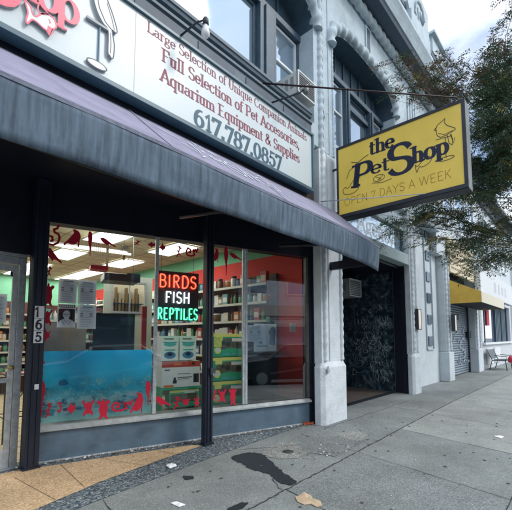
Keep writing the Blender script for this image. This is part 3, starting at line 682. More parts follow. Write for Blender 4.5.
# ---- ceiling lights
k = 0
WH = {0: 'nearest the big window', 1: 'in the second row', 2: 'in the third row', 3: 'at the back'}
for r_, y in enumerate((6.55, 8.75, 10.95, 12.2)):
    for c_, x in enumerate((-1.0, .9, 3.1, 4.5)):
        if r_ == 0 and c_ == 0: continue
        t = thing('ceiling_light', 'bright ceiling light panel %s, %s' % (WH[r_], ('first from the left', 'second from the left', 'third from the left', 'last')[c_]), 'ceiling light', (x, y, 3.375), 0, 'shop ceiling lights')
        B().box(-.27, .27, -.57, .57, .0, .012).build('diffuser', LIGHTP, t)
        b = B(); b.box(-.31, -.271, -.61, .61, -.004, .014); b.box(.271, .31, -.61, .61, -.004, .014); b.box(-.271, .271, -.61, -.571, -.004, .014); b.box(-.271, .271, .571, .61, -.004, .014); b.build('frame', WFRAME, t)

# ------------------------------------------------------------------ posts
def post(x0, x1, y0, y1, label):
    t = thing('steel_post', label, 'post', ((x0+x1)/2, (y0+y1)/2, 0), 0, 'dark posts in front of the shop window')
    w2, d2 = (x1-x0)/2, (y1-y0)/2
    b = B(); b.box(-w2, w2, -d2, d2, 0, 3.40); b.build('shaft', POST, t, bevel=.006)
    b = B(); b.box(-w2*.55, -w2*.2, -d2-.012, -d2-.001, .05, 3.3); b.box(w2*.3, w2*.7, -d2-.012, -d2-.001, .05, 3.3); b.build('track', BLACK, t)
    b = B(); b.box(-w2-.015, w2+.015, -d2-.015, d2+.015, 0, .03); b.build('foot', POST, t)
    return t
p1 = post(1.345, 1.495, 4.74, 4.88, 'dark navy post between the glass door and big window, bearing house number plates')
p2 = post(3.315, 3.45, 3.98, 4.07, 'dark navy post standing in front of the window with the neon sign')
for i, ch in enumerate('165'):
    z = 1.79 - i*.145
    b = B(); b.box(-.050, .050, -.006, 0, -.07, .07); pl = b.build('number_plate', mat('plate_white', (.72, .74, .75), .5, var=.1), p1, (.0, -.088, z))
    b = B(); letters(b, ch, .105, -.05 if ch == '1' else -.036, -.052, None, .10, .085, False, y=-.0065, depth=.001); b.build('digit', PRINTB, pl)
b = B(); b.box(-.045, .0, -.006, 0, -.03, .03); pl = b.build('label_plate', mat('plate_white', (.7, .7, .7)), p1, (.03, -.088, .93)); 
b = B(); b.box(-.04, .04, -.03, 0, -.05, .05); b.build('latch', DARKG, p2, (0.03, -.06, 1.02))
b = B(); b.tube([(.0, -.12, 1.0), (.0, -.13, .96), (.015, -.13, .945), (.03, -.13, .96), (.03, -.12, 1.0)], .004); b.build('hasp', ALU, p2)
# padlock on the end jamb
t = thing('padlock', 'padlock hanging at the left edge of the first white pilaster', 'padlock', (5.52, 3.369, .93))
B().box(-.035, .035, -.02, .02, -.05, .02).build('body', ALU, t, bevel=.006); B().tube([(-.022, 0, .02), (-.022, 0, .05), (-.01, 0, .068), (.01, 0, .068), (.022, 0, .05), (.022, 0, .02)], .005).build('shackle', DARKG, t)

# ------------------------------------------------------------------ awning
t = thing('awning', 'long faded lavender awning with a weathered grey valance over the pet shop', 'awning', (0, 0, 0))
AX0, AX1 = -2.5, 5.86
def aw(x, k):  # k=0 wall edge .. 1 front edge
    sag = .009*math.sin(x*5.1) * math.sin(PI*k) + .006*math.sin(x*2.3+1)*k
    end = max(0, (x-5.0)/.86)
    return (x, 3.40 - .85*k, 3.84 - (.78 - .04*min(1, max(0, (5.86-x)/3.2)))*k - sag - .05*end*end*k)
nx, nk = 70, 8
b = B(); V = [[b.bm.verts.new(aw(AX0+(AX1-AX0)*i/nx, j/nk)) for j in range(nk+1)] for i in range(nx+1)]
for i in range(nx):
    for j in range(nk): f = b.bm.faces.new((V[i][j], V[i+1][j], V[i+1][j+1], V[i][j+1])); f.smooth = True
can = b.build('canopy', FABRIC, t); md = can.modifiers.new('solid', 'SOLIDIFY'); md.thickness = .006; md.offset = 1
b = B(); rows = 6; V = []
for i in range(nx+1):
    x = AX0+(AX1-AX0)*i/nx; p = aw(x, 1); col = []
    for j in range(rows+1):
        q = j/rows; bot = .382 + .023*x/5.86 + .006*math.sin(x*1.1+.5) + .004*math.sin(x*4.3)
        col.append(b.bm.verts.new((x, p[1] - .004 - .02*math.sin(q*PI)*(.5+.5*math.sin(x*7)) + .03*q, p[2] + .004 - bot*q)))
    V.append(col)
for i in range(nx):
    for j in range(rows): f = b.bm.faces.new((V[i][j], V[i+1][j], V[i+1][j+1], V[i][j+1])); f.smooth = True
va = b.build('valance', VALANCE, t); md = va.modifiers.new('solid', 'SOLIDIFY'); md.thickness = .005
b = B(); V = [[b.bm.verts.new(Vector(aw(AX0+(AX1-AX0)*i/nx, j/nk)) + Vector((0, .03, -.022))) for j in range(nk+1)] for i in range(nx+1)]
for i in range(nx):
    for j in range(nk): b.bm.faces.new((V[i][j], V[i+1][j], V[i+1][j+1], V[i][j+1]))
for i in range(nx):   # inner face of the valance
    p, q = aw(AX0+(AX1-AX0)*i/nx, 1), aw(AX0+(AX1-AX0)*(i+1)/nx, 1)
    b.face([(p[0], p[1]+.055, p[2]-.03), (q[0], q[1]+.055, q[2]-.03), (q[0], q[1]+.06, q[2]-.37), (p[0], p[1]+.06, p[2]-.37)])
b.build('underside_shade', UNDERSHADE, t)  # dark sheet added beneath the canvas, its colour standing for shade
b = B()
for x in (-1.6, .35, 2.4, 4.2, 5.80):
    b.tube([(x, 3.36, 2.86), (x, 2.63, 2.76)], .024, 6) if x < 5.5 else b.box(5.76, 5.84, 2.63, 3.45, 2.72, 2.86)
    b.tube([(x, 3.37, 3.78), (x, 2.62, 3.02)], .016, 6)
b.tube([(AX0, 2.66, 2.76), (AX1-.02, 2.66, 2.76)], .016, 6)
b.build('frame_bar', BLACK, t)
for i_, x in enumerate((-1.45, .15, 1.75, 3.35, 4.95)):      # stitched seams and the hem
    b = B()
    for j in range(nk):
        p, q = aw(x, j/nk), aw(x, (j+1)/nk); p2, q2 = aw(x+.022, j/nk), aw(x+.022, (j+1)/nk)
        b.face([(p[0], p[1]-.008, p[2]+.011), (q[0], q[1]-.008, q[2]+.011), (q2[0], q2[1]-.008, q2[2]+.011), (p2[0], p2[1]-.008, p2[2]+.011)])
    b.build('seam', FABRIC, can)
b = B()
for i in range(nx):
    for k_ in (0,):
        xa, xb = AX0+(AX1-AX0)*i/nx, AX0+(AX1-AX0)*(i+1)/nx; pa, pb_ = aw(xa, 1), aw(xb, 1)
        b.face([(xa, pa[1]-.012, pa[2]+.012), (xb, pb_[1]-.012, pb_[2]+.012), (xb, pb_[1]-.013, pb_[2]-.020), (xa, pa[1]-.013, pa[2]-.020)])
b.build('hem', mat('pale_hem', (.17, .19, .25), .9, var=.3, vscale=20), va)
# faded script emblem painted on the canopy
b = B()
def onaw(px, pk): p = aw(px, pk); return Vector((p[0], p[1]-.007, p[2]+.010))
def awstroke(pts, w):
    for i in range(len(pts)-1):
        a0, a1 = pts[i], pts[i+1]; dx, dk = a1[0]-a0[0], a1[1]-a0[1]; l = math.hypot(dx, dk*1.19) or 1
        nx_, nk_ = -dk*1.19/l*w, dx/l*w/1.19
        b.face([onaw(a0[0]+nx_, a0[1]+nk_), onaw(a1[0]+nx_, a1[1]+nk_), onaw(a1[0]-nx_, a1[1]-nk_), onaw(a0[0]-nx_, a0[1]-nk_)])
def awtext(s_, h, x, k0, w, wd):
    st, se, W_ = layout(s_, h, wd)
    for q in st: awstroke([(x+px, k0 - pz/1.19) for px, pz in q], w)
awtext('Pet', .34, 2.25, .62, .017, .55); awtext('Shop', .40, 2.78, .66, .019, .85); awtext('the', .20, 2.45, .26, .011, .35)
awstroke([(1.95, .30), (2.15, .42), (2.10, .55), (2.3, .70), (2.2, .78)], .012); awstroke([(3.55, .25), (3.75, .5), (3.68, .62), (3.82, .80)], .010); awstroke([(3.45, .3), (3.6, .2), (3.7, .35), (3.62, .55), (3.45, .45)], .010)
for f in list(b.bm.faces):
    if random.random() < .15: b.bm.faces.remove(f)
b.build('faded_lettering', mat('faded_white_print', (.60, .63, .72), .9, var=.15), can)

# ------------------------------------------------------------------ white signboard
t = thing('shop_signboard', 'long white shop signboard with maroon text and blue phone number above the awning', 'sign')
SX0, SX1, SZ0, SZ1, SY = -2.4, 4.965, 3.955, 4.875, 3.28
b = B(); b.box(SX0, SX1, SY, 3.395, SZ0, SZ1); b.build('panel', SIGNW, t)
b = B(); b.box(SX0, SX1+.04, SY-.03, 3.398, SZ0-.05, SZ0-.001); b.box(SX0, SX1+.04, SY-.03, 3.398, SZ1+.001, SZ1+.04); b.box(SX1+.001, SX1+.04, SY-.03, 3.398, SZ0, SZ1); b.build('frame', TEAL, t, bevel=.004)
b = B(); b.box(1.745, 1.750, SY-.002, SY-.0004, SZ0, SZ1); b.build('panel_seam', mat('seam_grey', (.45, .5, .52), .6), t)
b = B()
letters(b, 'Large Selection of Unique Companion Animals', .122, 1.875, 4.725, 2.95, .074, .028, y=SY-.0004, depth=.001)
letters(b, 'Full Selection of Pet Accessories,', .150, 2.06, 4.505, 2.56, .090, .032, y=SY-.0004, depth=.001)
letters(b, 'Aquarium Equipment & Supplies', .150, 2.05, 4.275, 2.57, .090, .032, y=SY-.0004, depth=.001)
b.build('lettering', MAROON, t)
b = B(); letters(b, '617.787.0857', .205, 2.51, 3.985, 1.65, .125, .05, y=SY-.0004, depth=.001); b.build('phone_number', NAVYV, t)
# raised pink word and emblems
for ch, x, z, h, w_ in (('S', .36, 4.10, .56, .38), ('h', .665, 4.275, .32, .20), ('o', .845, 4.275, .32, .175), ('p', .99, 4.285, .32, .20)):
    b = B(); letters(b, ch, h, x, z, w_, .085, .032, True, y=SY-.002, depth=.022); b.build('raised_letter', GREYEDGE, t)
    b = B(); letters(b, ch, h, x, z, w_, .083, .031, True, y=SY-.0265, depth=.002); b.build('letter_face', PINK, t)
for ch, x, z, h, w_ in (('P', -.75, 4.10, .56, .42), ('e', -.36, 4.275, .32, .2), ('t', -.14, 4.275, .32, .17)):
    b = B(); letters(b, ch, h, x, z, w_, .085, .032, True, y=SY-.002, depth=.022); b.build('raised_letter', GREYEDGE, t)
    b = B(); letters(b, ch, h, x, z, w_, .083, .031, True, y=SY-.0265, depth=.002); b.build('letter_face', PINK, t)
def outline(b, pts, w_, y, closed=True):
    p = pts + ([pts[0]] if closed else []); ribbon(b, p, w_, w_, y-.002, y)
fish = smooth([(.76, 4.235), (.80, 4.215), (.82, 4.16), (.845, 4.155), (.88, 4.20), (.925, 4.232), (.98, 4.225), (1.0, 4.165), (.975, 4.125), (.955, 4.06), (.925, 4.085), (.90, 4.09), (.85, 4.11), (.815, 4.105), (.785, 4.05), (.775, 4.08), (.785, 4.15)])
fin = smooth([(.86, 4.205), (.86, 4.285), (.885, 4.27), (.93, 4.235)])
B().prism(fish, SY-.028, SY-.001).build('fish_emblem', GREYEDGE, t); B().prism(fish, SY-.031, SY-.0285).build('fish_face', EMBLEM, t)
b = B(); outline(b, fish, .006, SY-.0315); outline(b, fin, .006, SY-.0315); b.prism([(.935, 4.135), (.975, 4.13), (.955, 4.062), (.93, 4.085)], SY-.0335, SY-.0318)
outline(b, [(.94, 4.195), (.955, 4.175), (.945, 4.165)], .003, SY-.0315, False); b.build('fish_outline', PINK, t)
bird = smooth([(1.30, 4.74), (1.33, 4.80), (1.40, 4.80), (1.44, 4.72), (1.49, 4.62), (1.535, 4.50), (1.53, 4.455), (1.49, 4.455), (1.515, 4.32), (1.51, 4.20), (1.495, 4.17), (1.475, 4.19), (1.455, 4.22), (1.45, 4.43), (1.40, 4.47), (1.345, 4.54), (1.305, 4.64)])
B().prism(bird, SY-.028, SY-.001).build('bird_emblem', GREYEDGE, t); B().prism(bird, SY-.031, SY-.0285).build('bird_face', EMBLEM, t)
b = B(); outline(b, bird, .005, SY-.0315); outline(b, [(1.335, 4.70), (1.36, 4.60), (1.42, 4.50), (1.50, 4.45)], .004, SY-.0315, False); outline(b, [(1.475, 4.42), (1.482, 4.30), (1.48, 4.22)], .003, SY-.0315, False); outline(b, [(1.43, 4.70), (1.48, 4.58), (1.51, 4.48)], .003, SY-.0315, False); b.build('bird_outline', LINEB, t)
b = B(); b.box(1.252, 1.30, SY-.03, SY-.001, 4.425, 4.45); M = Matrix.Translation((1.335, 0, 4.45)); b.box(1.25, 1.452, SY-.034, SY-.002, 4.428, 4.452); b.build('perch_bar', mat('perch_grey', (.36, .40, .40), .5), t)
b = B(); b.box(1.372, 1.380, SY-.024, SY-.002, 4.07, 4.427); b.build('perch_stem', mat('perch_blue', (.08, .20, .30), .4), t)
el = [(1.36+.095*math.cos(a_*PI/12), 4.035+.035*math.sin(a_*PI/12)) for a_ in range(24)]
B().prism(el, SY-.022, SY-.001).build('perch_base', GREYEDGE, t); B().prism([(1.36+(x-1.36)*.9, 4.035+(z-4.035)*.85) for x, z in el], SY-.025, SY-.0225).build('perch_base_face', EMBLEM, t)
b = B(); outline(b, el, .004, SY-.0228); b.build('perch_outline', LINEB, t)

# sign flood lamps
def flood(x, z, label, d=1.):
    t = thing('sign_lamp', label, 'lamp', (x, 3.32, z), 0, 'lamps on arms above the white signboard')
    z0 = -.15
    B().tube([(0, 0, 0), (.05, -.28*d, .05), (.09, -.36*d, .055)], .011).build('arm', DARKG, t)
    B().lathe((.09, -.38*d, -.05), [(.02, .12), (.033, .10), (.036, .04), (.02, .03)][::-1], 14).build('socket', DARKG, t)
    B().lathe((.09, -.38*d, -.15), [(.005, -.02), (.03, -.01), (.048, .02), (.047, .05), (.034, .10), (.026, .125)], 18).build('bulb', mat('frosted_bulb', (.70, .73, .72), .25, spec=.8), t)
flood(2.30, 4.95, 'white reflector bulb on a black arm above the white signboard text')
b = B(); b.tube([(3.95, 3.3, 4.97), (4.17, 2.95, 5.07), (4.22, 2.90, 5.13)], .012)
t = thing('sign_lamp', 'black lamp arm holding a socket beneath the upper air conditioner', 'lamp', (0, 0, 0), 0, 'lamps on arms above the white signboard'); b.build('arm', DARKG, t); B().lathe((4.24, 2.88, 5.10), [(.02, -.05), (.04, -.02), (.04, .05), (.02, .07)], 12).build('socket', CABSIDE, t)

# ------------------------------------------------------------------ air conditioners
def ac(name, label, x, y, z, w_, h, d, mm):
    t = thing(name, label, 'air conditioner', (x, y, z))
    B().box(0, w_, .0, d, 0, h).build('case', mm, t, bevel=.008)
    b = B(); n = 9
    for i in range(n): b.box(.03, w_-.03, -.010, -.001, .03+(h-.06)*i/n, .03+(h-.06)*i/n + (h-.06)/n*.35)
    b.build('grille', DARKG, t)
    b = B(); b.box(0, .02, -.014, -.0, 0, h); b.box(w_-.02, w_, -.014, -.0, 0, h); b.box(.02, w_-.02, -.014, -.0, 0, .02); b.box(.02, w_-.02, -.014, -.0, h-.02, h); b.tube([(.05, -.013, .05), (w_*.6, -.013, h*.75), (w_-.05, -.013, h-.05)], .004, 5); b.build('bezel', WFRAME, t)
    b = B()
    for i in range(4): b.box(-.006, -.001, d*.15+i*d*.2, d*.15+i*d*.2+d*.12, h*.3, h*.8)
    b.box(-.008, -.001, 0, .02, 0, h); b.box(-.008, -.001, d-.02, d, 0, h); b.build('side_louvre', mat('vent_shadow', (.25, .27, .27), .6), t)
    return t
ac('air_conditioner', 'cream window air conditioner sticking out of the white sash above the signboard', 4.62, 3.30, 5.50, .50, .38, .56, ACW)
ac('air_conditioner', 'old air conditioner mounted high in the dark entry recess', 8.95, 4.75, 2.62, .68, .48, .6, mat('dim_ac_case', (.45, .48, .46), .5, var=.2, grime=.4))
b = B(); b.tube([(9.3, 5.79, 2.9), (9.3, 5.36, 2.6)], .02)
b.bm.free()
o = B().box(.0, .66, .60, 1.06, .12, .40).build('mounting_sleeve', BLACK, bpy.data.objects['air_conditioner.001'])

# ------------------------------------------------------------------ yellow projecting sign
t = thing('projecting_sign', 'yellow box sign projecting over the sidewalk, lettered for the pet shop', 'sign', (5.83, 3.30, 3.66), R(-90))
Wd, Ht = 2.13, 1.345     # local x runs towards the street, local -y faces the photographer
b = B(); f_ = .045; Dp = .24
b.box(0, Wd, .012, Dp, 0, Ht); b.build('cabinet', CABSIDE, t, bevel=.004)
b = B(); b.box(0, Wd, -.012, .011, 0, f_*1.3); b.box(0, Wd, -.012, .011, Ht-f_, Ht); b.box(0, f_*.8, -.012, .011, f_*1.3, Ht-f_); b.box(Wd-f_*1.1, Wd, -.012, .011, f_*1.3, Ht-f_); b.box(0, Wd, .012, Dp+.002, -.006, -.001); b.build('frame', CABINET, t)
b = B(); b.box(f_*.8, Wd-f_*1.1, 0, .010, f_*1.3, Ht-f_); b.build('yellow_panel', YELLOW, t)
b = B()
letters(b, 'the', .25, .64, .99, .44, .11, .04, True, y=-.0004, depth=.001)
letters(b, 'et', .24, .66, .63, .33, .11, .04, True, y=-.0004, depth=.001)
letters(b, 'S', .50, .94, .50, .45, .115, .05, True, y=-.0004, depth=.001)
letters(b, 'hop', .27, 1.35, .60, .54, .12, .04, True, y=-.0004, depth=.001)
letters(b, 'P', .40, .28, .50, .38, .13, .05, True, y=-.0004, depth=.001, slant=.1)
b.build('lettering', INK, t)
b = B(); letters(b, 'OPEN 7 DAYS A WEEK', .135, .14, .205, 1.78, .028, .028, False, y=-.0004, depth=.001); b.build('ochre_lettering', OCHRE, t)
b = B(); y_ = -.0022
bd = [(1.73, .98), (1.725, 1.04), (1.745, 1.085), (1.79, 1.11), (1.83, 1.13), (1.858, 1.15), (1.850, 1.115), (1.85, 1.08), (1.88, 1.03), (1.93, .99), (1.985, .945), (1.99, .92), (1.93, .90), (1.86, .88), (1.79, .875), (1.75, .905), (1.73, .95)]
outline(b, bd, .004, y_); outline(b, [(1.74, 1.06), (1.70, 1.03), (1.73, 1.0)], .004, y_, False); outline(b, [(1.76, .95), (1.84, .90), (1.95, .92)], .003, y_, False)
outline(b, [(1.88, .87), (1.90, .74), (1.94, .70), (1.95, .78), (1.93, .87)], .004, y_, False); outline(b, [(1.92, .87), (1.96, .72), (1.98, .80)], .003, y_, False)
outline(b, [(1.72, .86), (1.93, .845)], .004, y_, False); outline(b, [(1.85, .85), (1.85, .53)], .004, y_, False)
outline(b, [(1.85+.11*math.cos(a_*PI/10), .52+.028*math.sin(a_*PI/10)) for a_ in range(20)], .004, y_)
outline(b, smooth([(1.40, .56), (1.43, .53), (1.47, .56), (1.55, .63), (1.62, .63), (1.64, .57), (1.58, .52), (1.50, .50), (1.47, .52), (1.44, .48), (1.42, .44)]), .004, y_)
outline(b, smooth([(.12, .50), (.16, .42), (.30, .40), (.40, .44), (.44, .52), (.38, .60), (.46, .66), (.40, .70), (.30, .60), (.22, .52), (.17, .55)]), .004, y_)
outline(b, [(.30, .98), (.42, .93), (.55, .99), (.62, 1.01)], .005, y_, False); outline(b, [(.20, .70), (.26, .84), (.42, .90)], .004, y_, False)
outline(b, [(.80+.10*math.cos(a_*PI/10), .535+.055*math.sin(a_*PI/10)) for a_ in range(20)], .004, y_); outline(b, [(.76, .56), (.84, .51), (.78, .50), (.86, .56)], .004, y_, False); outline(b, [(.68, .48), (.85, .44), (1.02, .46)], .004, y_, False)
b.build('line_drawing', INK, t)
b = B(); b.tube([(-.16, .1, Ht*.74), (.0, .1, Ht*.74)], .022); b.tube([(-.16, .1, .15), (0, .1, .15)], .022); b.box(-.19, -.165, .06, .14, Ht*.70, Ht*.78); b.build('wall_bracket', DARKG, t)
tag(B().tube([(3.67, 3.23, 5.09), (5.83, 1.26, 5.055)], .012).build('stay_rod', RODB), 'black stay rod running from the slate belt to the top of the yellow sign', 'rod', 'stay rods of the yellow sign')
tag(B().tube([(5.42, 3.40, 3.90), (5.78, 1.75, 3.70)], .008).build('stay_rod', RODW), 'pale stay rod running to the bottom of the yellow sign', 'rod', 'stay rods of the yellow sign')

# wall lanterns
for x, y, lb in ((10.28, 3.50, 'slim glowing wall lantern on the second white pilaster'), (13.80, 3.48, 'slim wall lantern on the pilaster beside the roller shutter')):
    t = thing('wall_lantern', lb, 'lantern', (x, y, 1.72), 0, 'wall lanterns on the pilasters')
    B().box(-.10, .10, -.12, -.10, 0, .52).build('glass', LAMPG, t); b = B(); b.box(-.12, .12, -.10, -.003, -.02, .54); b.box(-.12, -.101, -.125, -.101, -.02, .54); b.box(.101, .12, -.125, -.101, -.02, .54); b.build('case', DARKG, t)
# entry mat
t = thing('entry_mat', 'dark ribbed mat on the floor of the entry recess', 'mat', (8.6, 4.75, .0)); b = B(); b.box(-1.35, 1.35, -.62, .6, .005, .02); b.build('pad', mat('brown_mat', (.09, .07, .06), .9, var=.3), t)
b = B(); 
for i in range(30): b.box(-1.4+i*.094, -1.36+i*.094, -.80, -.64, .005, .022)
b.build('grating', DARKG, t)

# ------------------------------------------------------------------ red animal decals on the glass
SH = {
 'parrot': [(.30, 1), (.62, .98), (.80, .86), (.84, .70), (.74, .55), (.66, .40), (.62, .2), (.60, 0), (.50, .02), (.46, .22), (.36, .42), (.22, .56), (.14, .72), (.18, .90)],
 'finch': [(0, .84), (.12, 1), (.30, .94), (.50, .70), (.75, .38), (1, .12), (.97, 0), (.72, .18), (.50, .22), (.42, .05), (.36, .22), (.18, .38), (.08, .62)],
 'cat': [(.50, 1), (.66, 1), (.88, .92), (1, .66), (.94, .30), (.92, .02), (.84, .02), (.84, .30), (.68, .14), (.45, .10), (.22, .16), (.05, .0), (.0, .12), (.20, .32), (.42, .60), (.58, .82)],
 'frog': [(.0, .92), (.12, 1), (.28, .76), (.40, .82), (.52, .90), (.64, .80), (.76, .84), (.90, 1), (1, .88), (.82, .66), (.76, .40), (.94, .16), (.84, .02), (.66, .18), (.50, .12), (.34, .18), (.20, .0), (.08, .12), (.26, .40), (.18, .62)],
 'turtle': [(.42, 1), (.56, 1), (.62, .86), (.86, .94), (1, .84), (.80, .70), (.84, .42), (.76, .18), (.88, .0), (.70, .0), (.52, .12), (.34, .02), (.18, .0), (.28, .20), (.18, .44), (.22, .68), (0, .86), (.14, .96), (.36, .86)],
 'gecko': [(.55, 1), (.75, .98), (.80, .84), (1, .80), (.96, .72), (.72, .70), (.62, .48), (.60, .36), (.82, .20), (.78, .12), (.50, .24), (.34, .10), (.12, 0), (.05, .08), (.30, .28), (.34, .44), (.10, .52), (.14, .60), (.42, .60), (.50, .80), (.30, .90), (.36, .97)],
 'fish': [(0, .50), (.22, .68), (.40, .86), (.52, 1), (.56, .78), (.78, .70), (1, .86), (.90, .52), (1, .28), (.80, .36), (.62, .22), (.50, 0), (.42, .20), (.20, .30)],
 'seahorse': [(.35, 1), (.70, .96), (.84, .82), (.66, .72), (.86, .52), (.80, .26), (.52, .04), (.20, .06), (.10, .22), (.30, .30), (.40, .18), (.54, .24), (.56, .44), (.38, .58), (.30, .78), (.04, .82), (.08, .92)],
 'spider': [(.44, 1), (.56, 1), (.60, .70), (.94, .90), (1, .80), (.68, .54), (1, .44), (.98, .32), (.66, .38), (.84, .06), (.74, 0), (.54, .26), (.50, .02), (.42, .26), (.26, 0), (.16, .06), (.34, .38), (.02, .32), (0, .44), (.32, .54), (0, .80), (.08, .90), (.40, .70)],
}
D = [('snake',0.11,2.77,0.16,0.27),('cat',0.32,2.77,0.19,0.22),('parrot',0.53,2.72,0.08,0.33),('finch',0.75,2.77,0.20,0.11),('gecko',1.13,2.81,0.11,0.07),('fish',1.33,2.81,0.11,0.09),('finch',0.12,2.52,0.18,0.19),('gecko',0.08,2.31,0.06,0.14),('turtle',0.08,2.02,0.13,0.28),('frog',0.08,1.74,0.11,0.21),('fish',0.07,1.52,0.11,0.18),('seahorse',0.04,1.34,0.06,0.13),('gecko',0.05,1.13,0.06,0.22),('parrot',0.06,0.76,0.11,0.43),('gecko',0.14,0.61,0.07,0.18),('seahorse',0.26,0.64,0.06,0.13),('fish',0.39,0.61,0.10,0.16),('frog',0.58,0.60,0.14,0.20),('turtle',0.76,0.57,0.16,0.25),('snake',0.99,0.59,0.27,0.14),('cat',1.18,0.61,0.17,0.27),('parrot',1.33,0.73,0.10,0.33),('fish',1.49,2.79,0.09,0.13),('gecko',1.73,2.76,0.09,0.17),('snake',1.93,2.78,0.19,0.15),('cat',2.31,2.77,0.12,0.22),('parrot',2.50,2.70,0.10,0.45),('finch',2.67,2.79,0.22,0.11),('finch',1.54,0.60,0.23,0.15),('gecko',1.74,0.56,0.12,0.17),('turtle',1.87,0.56,0.14,0.09),('spider',2.04,0.55,0.09,0.15),('gecko',2.32,0.62,0.08,0.16),('frog',2.45,0.60,0.13,0.21),('turtle',2.63,0.58,0.14,0.26)]
WH = ['at the top left corner of the big window','second along the top of the big window','with long tail, third along the top of the big window','fourth along the top of the big window','small, fifth along the top of the big window','at the top right corner of the big window',
 'high on the left edge of the big window','below the finch on the left edge of the big window','largest on the left edge, beside the pinned papers','below the turtle on the left edge of the big window','on the left edge, just above the blue poster','at the top of the blue poster, left edge','upper left on the blue poster','tall, at the lower left of the blue poster',
 'first small one along the foot of the blue poster','second small one along the foot of the blue poster','third along the foot of the blue poster','fourth along the foot of the blue poster','fifth along the foot of the blue poster','coiled along the foot of the blue poster','seventh along the foot of the blue poster','at the right edge of the blue poster',
 'above the neon sign, beside the pale mullion','above the neon sign, in the middle','above the neon sign, beside the post','at the top, right of the dark post','long tailed, at the top over the shelves','at the top beside the second mullion',
 'under the boxes, beside the pale mullion','second under the stacked boxes','third under the stacked boxes','under the boxes, beside the post','at the foot of the green boxes, beside the post','at the foot of the green boxes, in the middle','at the foot of the green boxes, at the right']
for (kd, u, z, w_, h), wh in zip(D, WH):
    b = B()
    if kd == 'snake':
        pts = [(.80, 1.0), (.72, .86), (.50, .80), (.55, .66), (.82, .60), (.92, .42), (.80, .18), (.50, .06), (.18, .08), (.06, .30), (.18, .48), (.40, .44), (.44, .26), (.28, .22)] if h > w_ else [(1.0, .92), (.9, .55), (.78, .78), (.66, .50), (.60, .80), (.72, .22), (.42, .04), (.12, .14), (.04, .50), (.18, .84), (.38, .70), (.36, .42), (.22, .40)]
        p = [((a_-.5)*w_, (c_-.5)*h) for a_, c_ in pts]; q = []
        for i in range(len(p)-1):
            q += [tuple(Vector(p[i]).lerp(Vector(p[i+1]), t_/3)) for t_ in range(3)]
        ribbon(b, q, .013, .013, -.0022, -.0004)
    else:
        b.prism(smooth([((a_-.5)*w_, (c_-.5)*h) for a_, c_ in SH[kd]], 3), -.0022, -.0004)
    nm = {'cat': 'sitting animal', 'finch': 'small bird'}.get(kd, kd)
    tag(b.build('animal_decal', RED, None, sf(u, .006, z), SA), 'red %s silhouette %s' % (nm, wh), 'window decal', 'red animal silhouettes stuck on the shop windows')

# ------------------------------------------------------------------ aquarium poster
def poster_mat():
    m = bpy.data.materials.new('reef_print'); m.use_nodes = True; N = m.node_tree.nodes; L = m.node_tree.links; bs = N['Principled BSDF']
    tc = N.new('ShaderNodeTexCoord'); sp = N.new('ShaderNodeSeparateXYZ'); L.new(tc.outputs['Object'], sp.inputs[0])
    cr = N.new('ShaderNodeValToRGB'); e = cr.color_ramp.elements
    e[0].position = 0; e[0].color = (.48, .90, .92, 1); e[1].position = 1; e[1].color = (.02, .48, .92, 1)
    for p, c in ((.18, (.14, .66, .76)), (.45, (.03, .50, .78)), (.7, (.03, .60, .95))): q = e.new(p); q.color = (*c, 1)
    mr = N.new('ShaderNodeMapRange'); mr.inputs[1].default_value = 0; mr.inputs[2].default_value = .88; L.new(sp.outputs[2], mr.inputs[0]); L.new(mr.outputs[0], cr.inputs[0])
    L.new(cr.outputs[0], bs.inputs['Base Color']); bs.inputs['Roughness'].default_value = .35
    backlit(m); return m
def backlit(m, f=.5):
    N = m.node_tree.nodes; L = m.node_tree.links; bs = N['Principled BSDF']; o = N['Material Output']
    tr = N.new('ShaderNodeBsdfTranslucent'); mx = N.new('ShaderNodeMixShader'); mx.inputs[0].default_value = f
    src = bs.inputs['Base Color'].links[0].from_socket; L.new(src, tr.inputs[0]); L.new(bs.outputs[0], mx.inputs[1]); L.new(tr.outputs[0], mx.inputs[2]); L.new(mx.outputs[0], o.inputs[0])
t = thing('reef_poster', 'blue printed poster of a coral reef filling the lower part of the big window', 'poster', sf(.005, .030, .46), SA)
b = B(); b.face([(0, 0, 0), (1.375, 0, 0), (1.375, 0, .865), (0, 0, .865)]); b.build('sheet', poster_mat(), t)
rr = random.Random(11); cols = [mat('reef_%d' % i, c, .5, var=.35, vscale=25) for i, c in enumerate([(.07, .56, .68), (.30, .84, .86), (.50, .93, .95), (.01, .24, .42), (.10, .66, .76), (.74, .97, 1.)])]
[backlit(m_, .4) for m_ in cols]
b = B(); lay = 0
def pb(cx, cz, rx, rz_, mi, j=.25, n=14):
    global lay
    lay += 1; b.mi = mi; y = -.0006 - lay*.000012
    pts = [(min(max(cx + rx*math.cos(2*PI*i/n)*(1+rr.uniform(-j, j)), .0), 1.375), y, min(max(cz + rz_*math.sin(2*PI*i/n)*(1+rr.uniform(-j, j)), 0), .86)) for i in range(n)]
    b.face(pts)
for _ in range(34): cx = rr.uniform(.0, 1.37); top = .36 + .14*math.sin(cx*4.3+.4) + .05*math.sin(cx*11); pb(cx, rr.uniform(.1, top), rr.uniform(.05, .12), rr.uniform(.03, .08), rr.choice((0, 3, 4)))
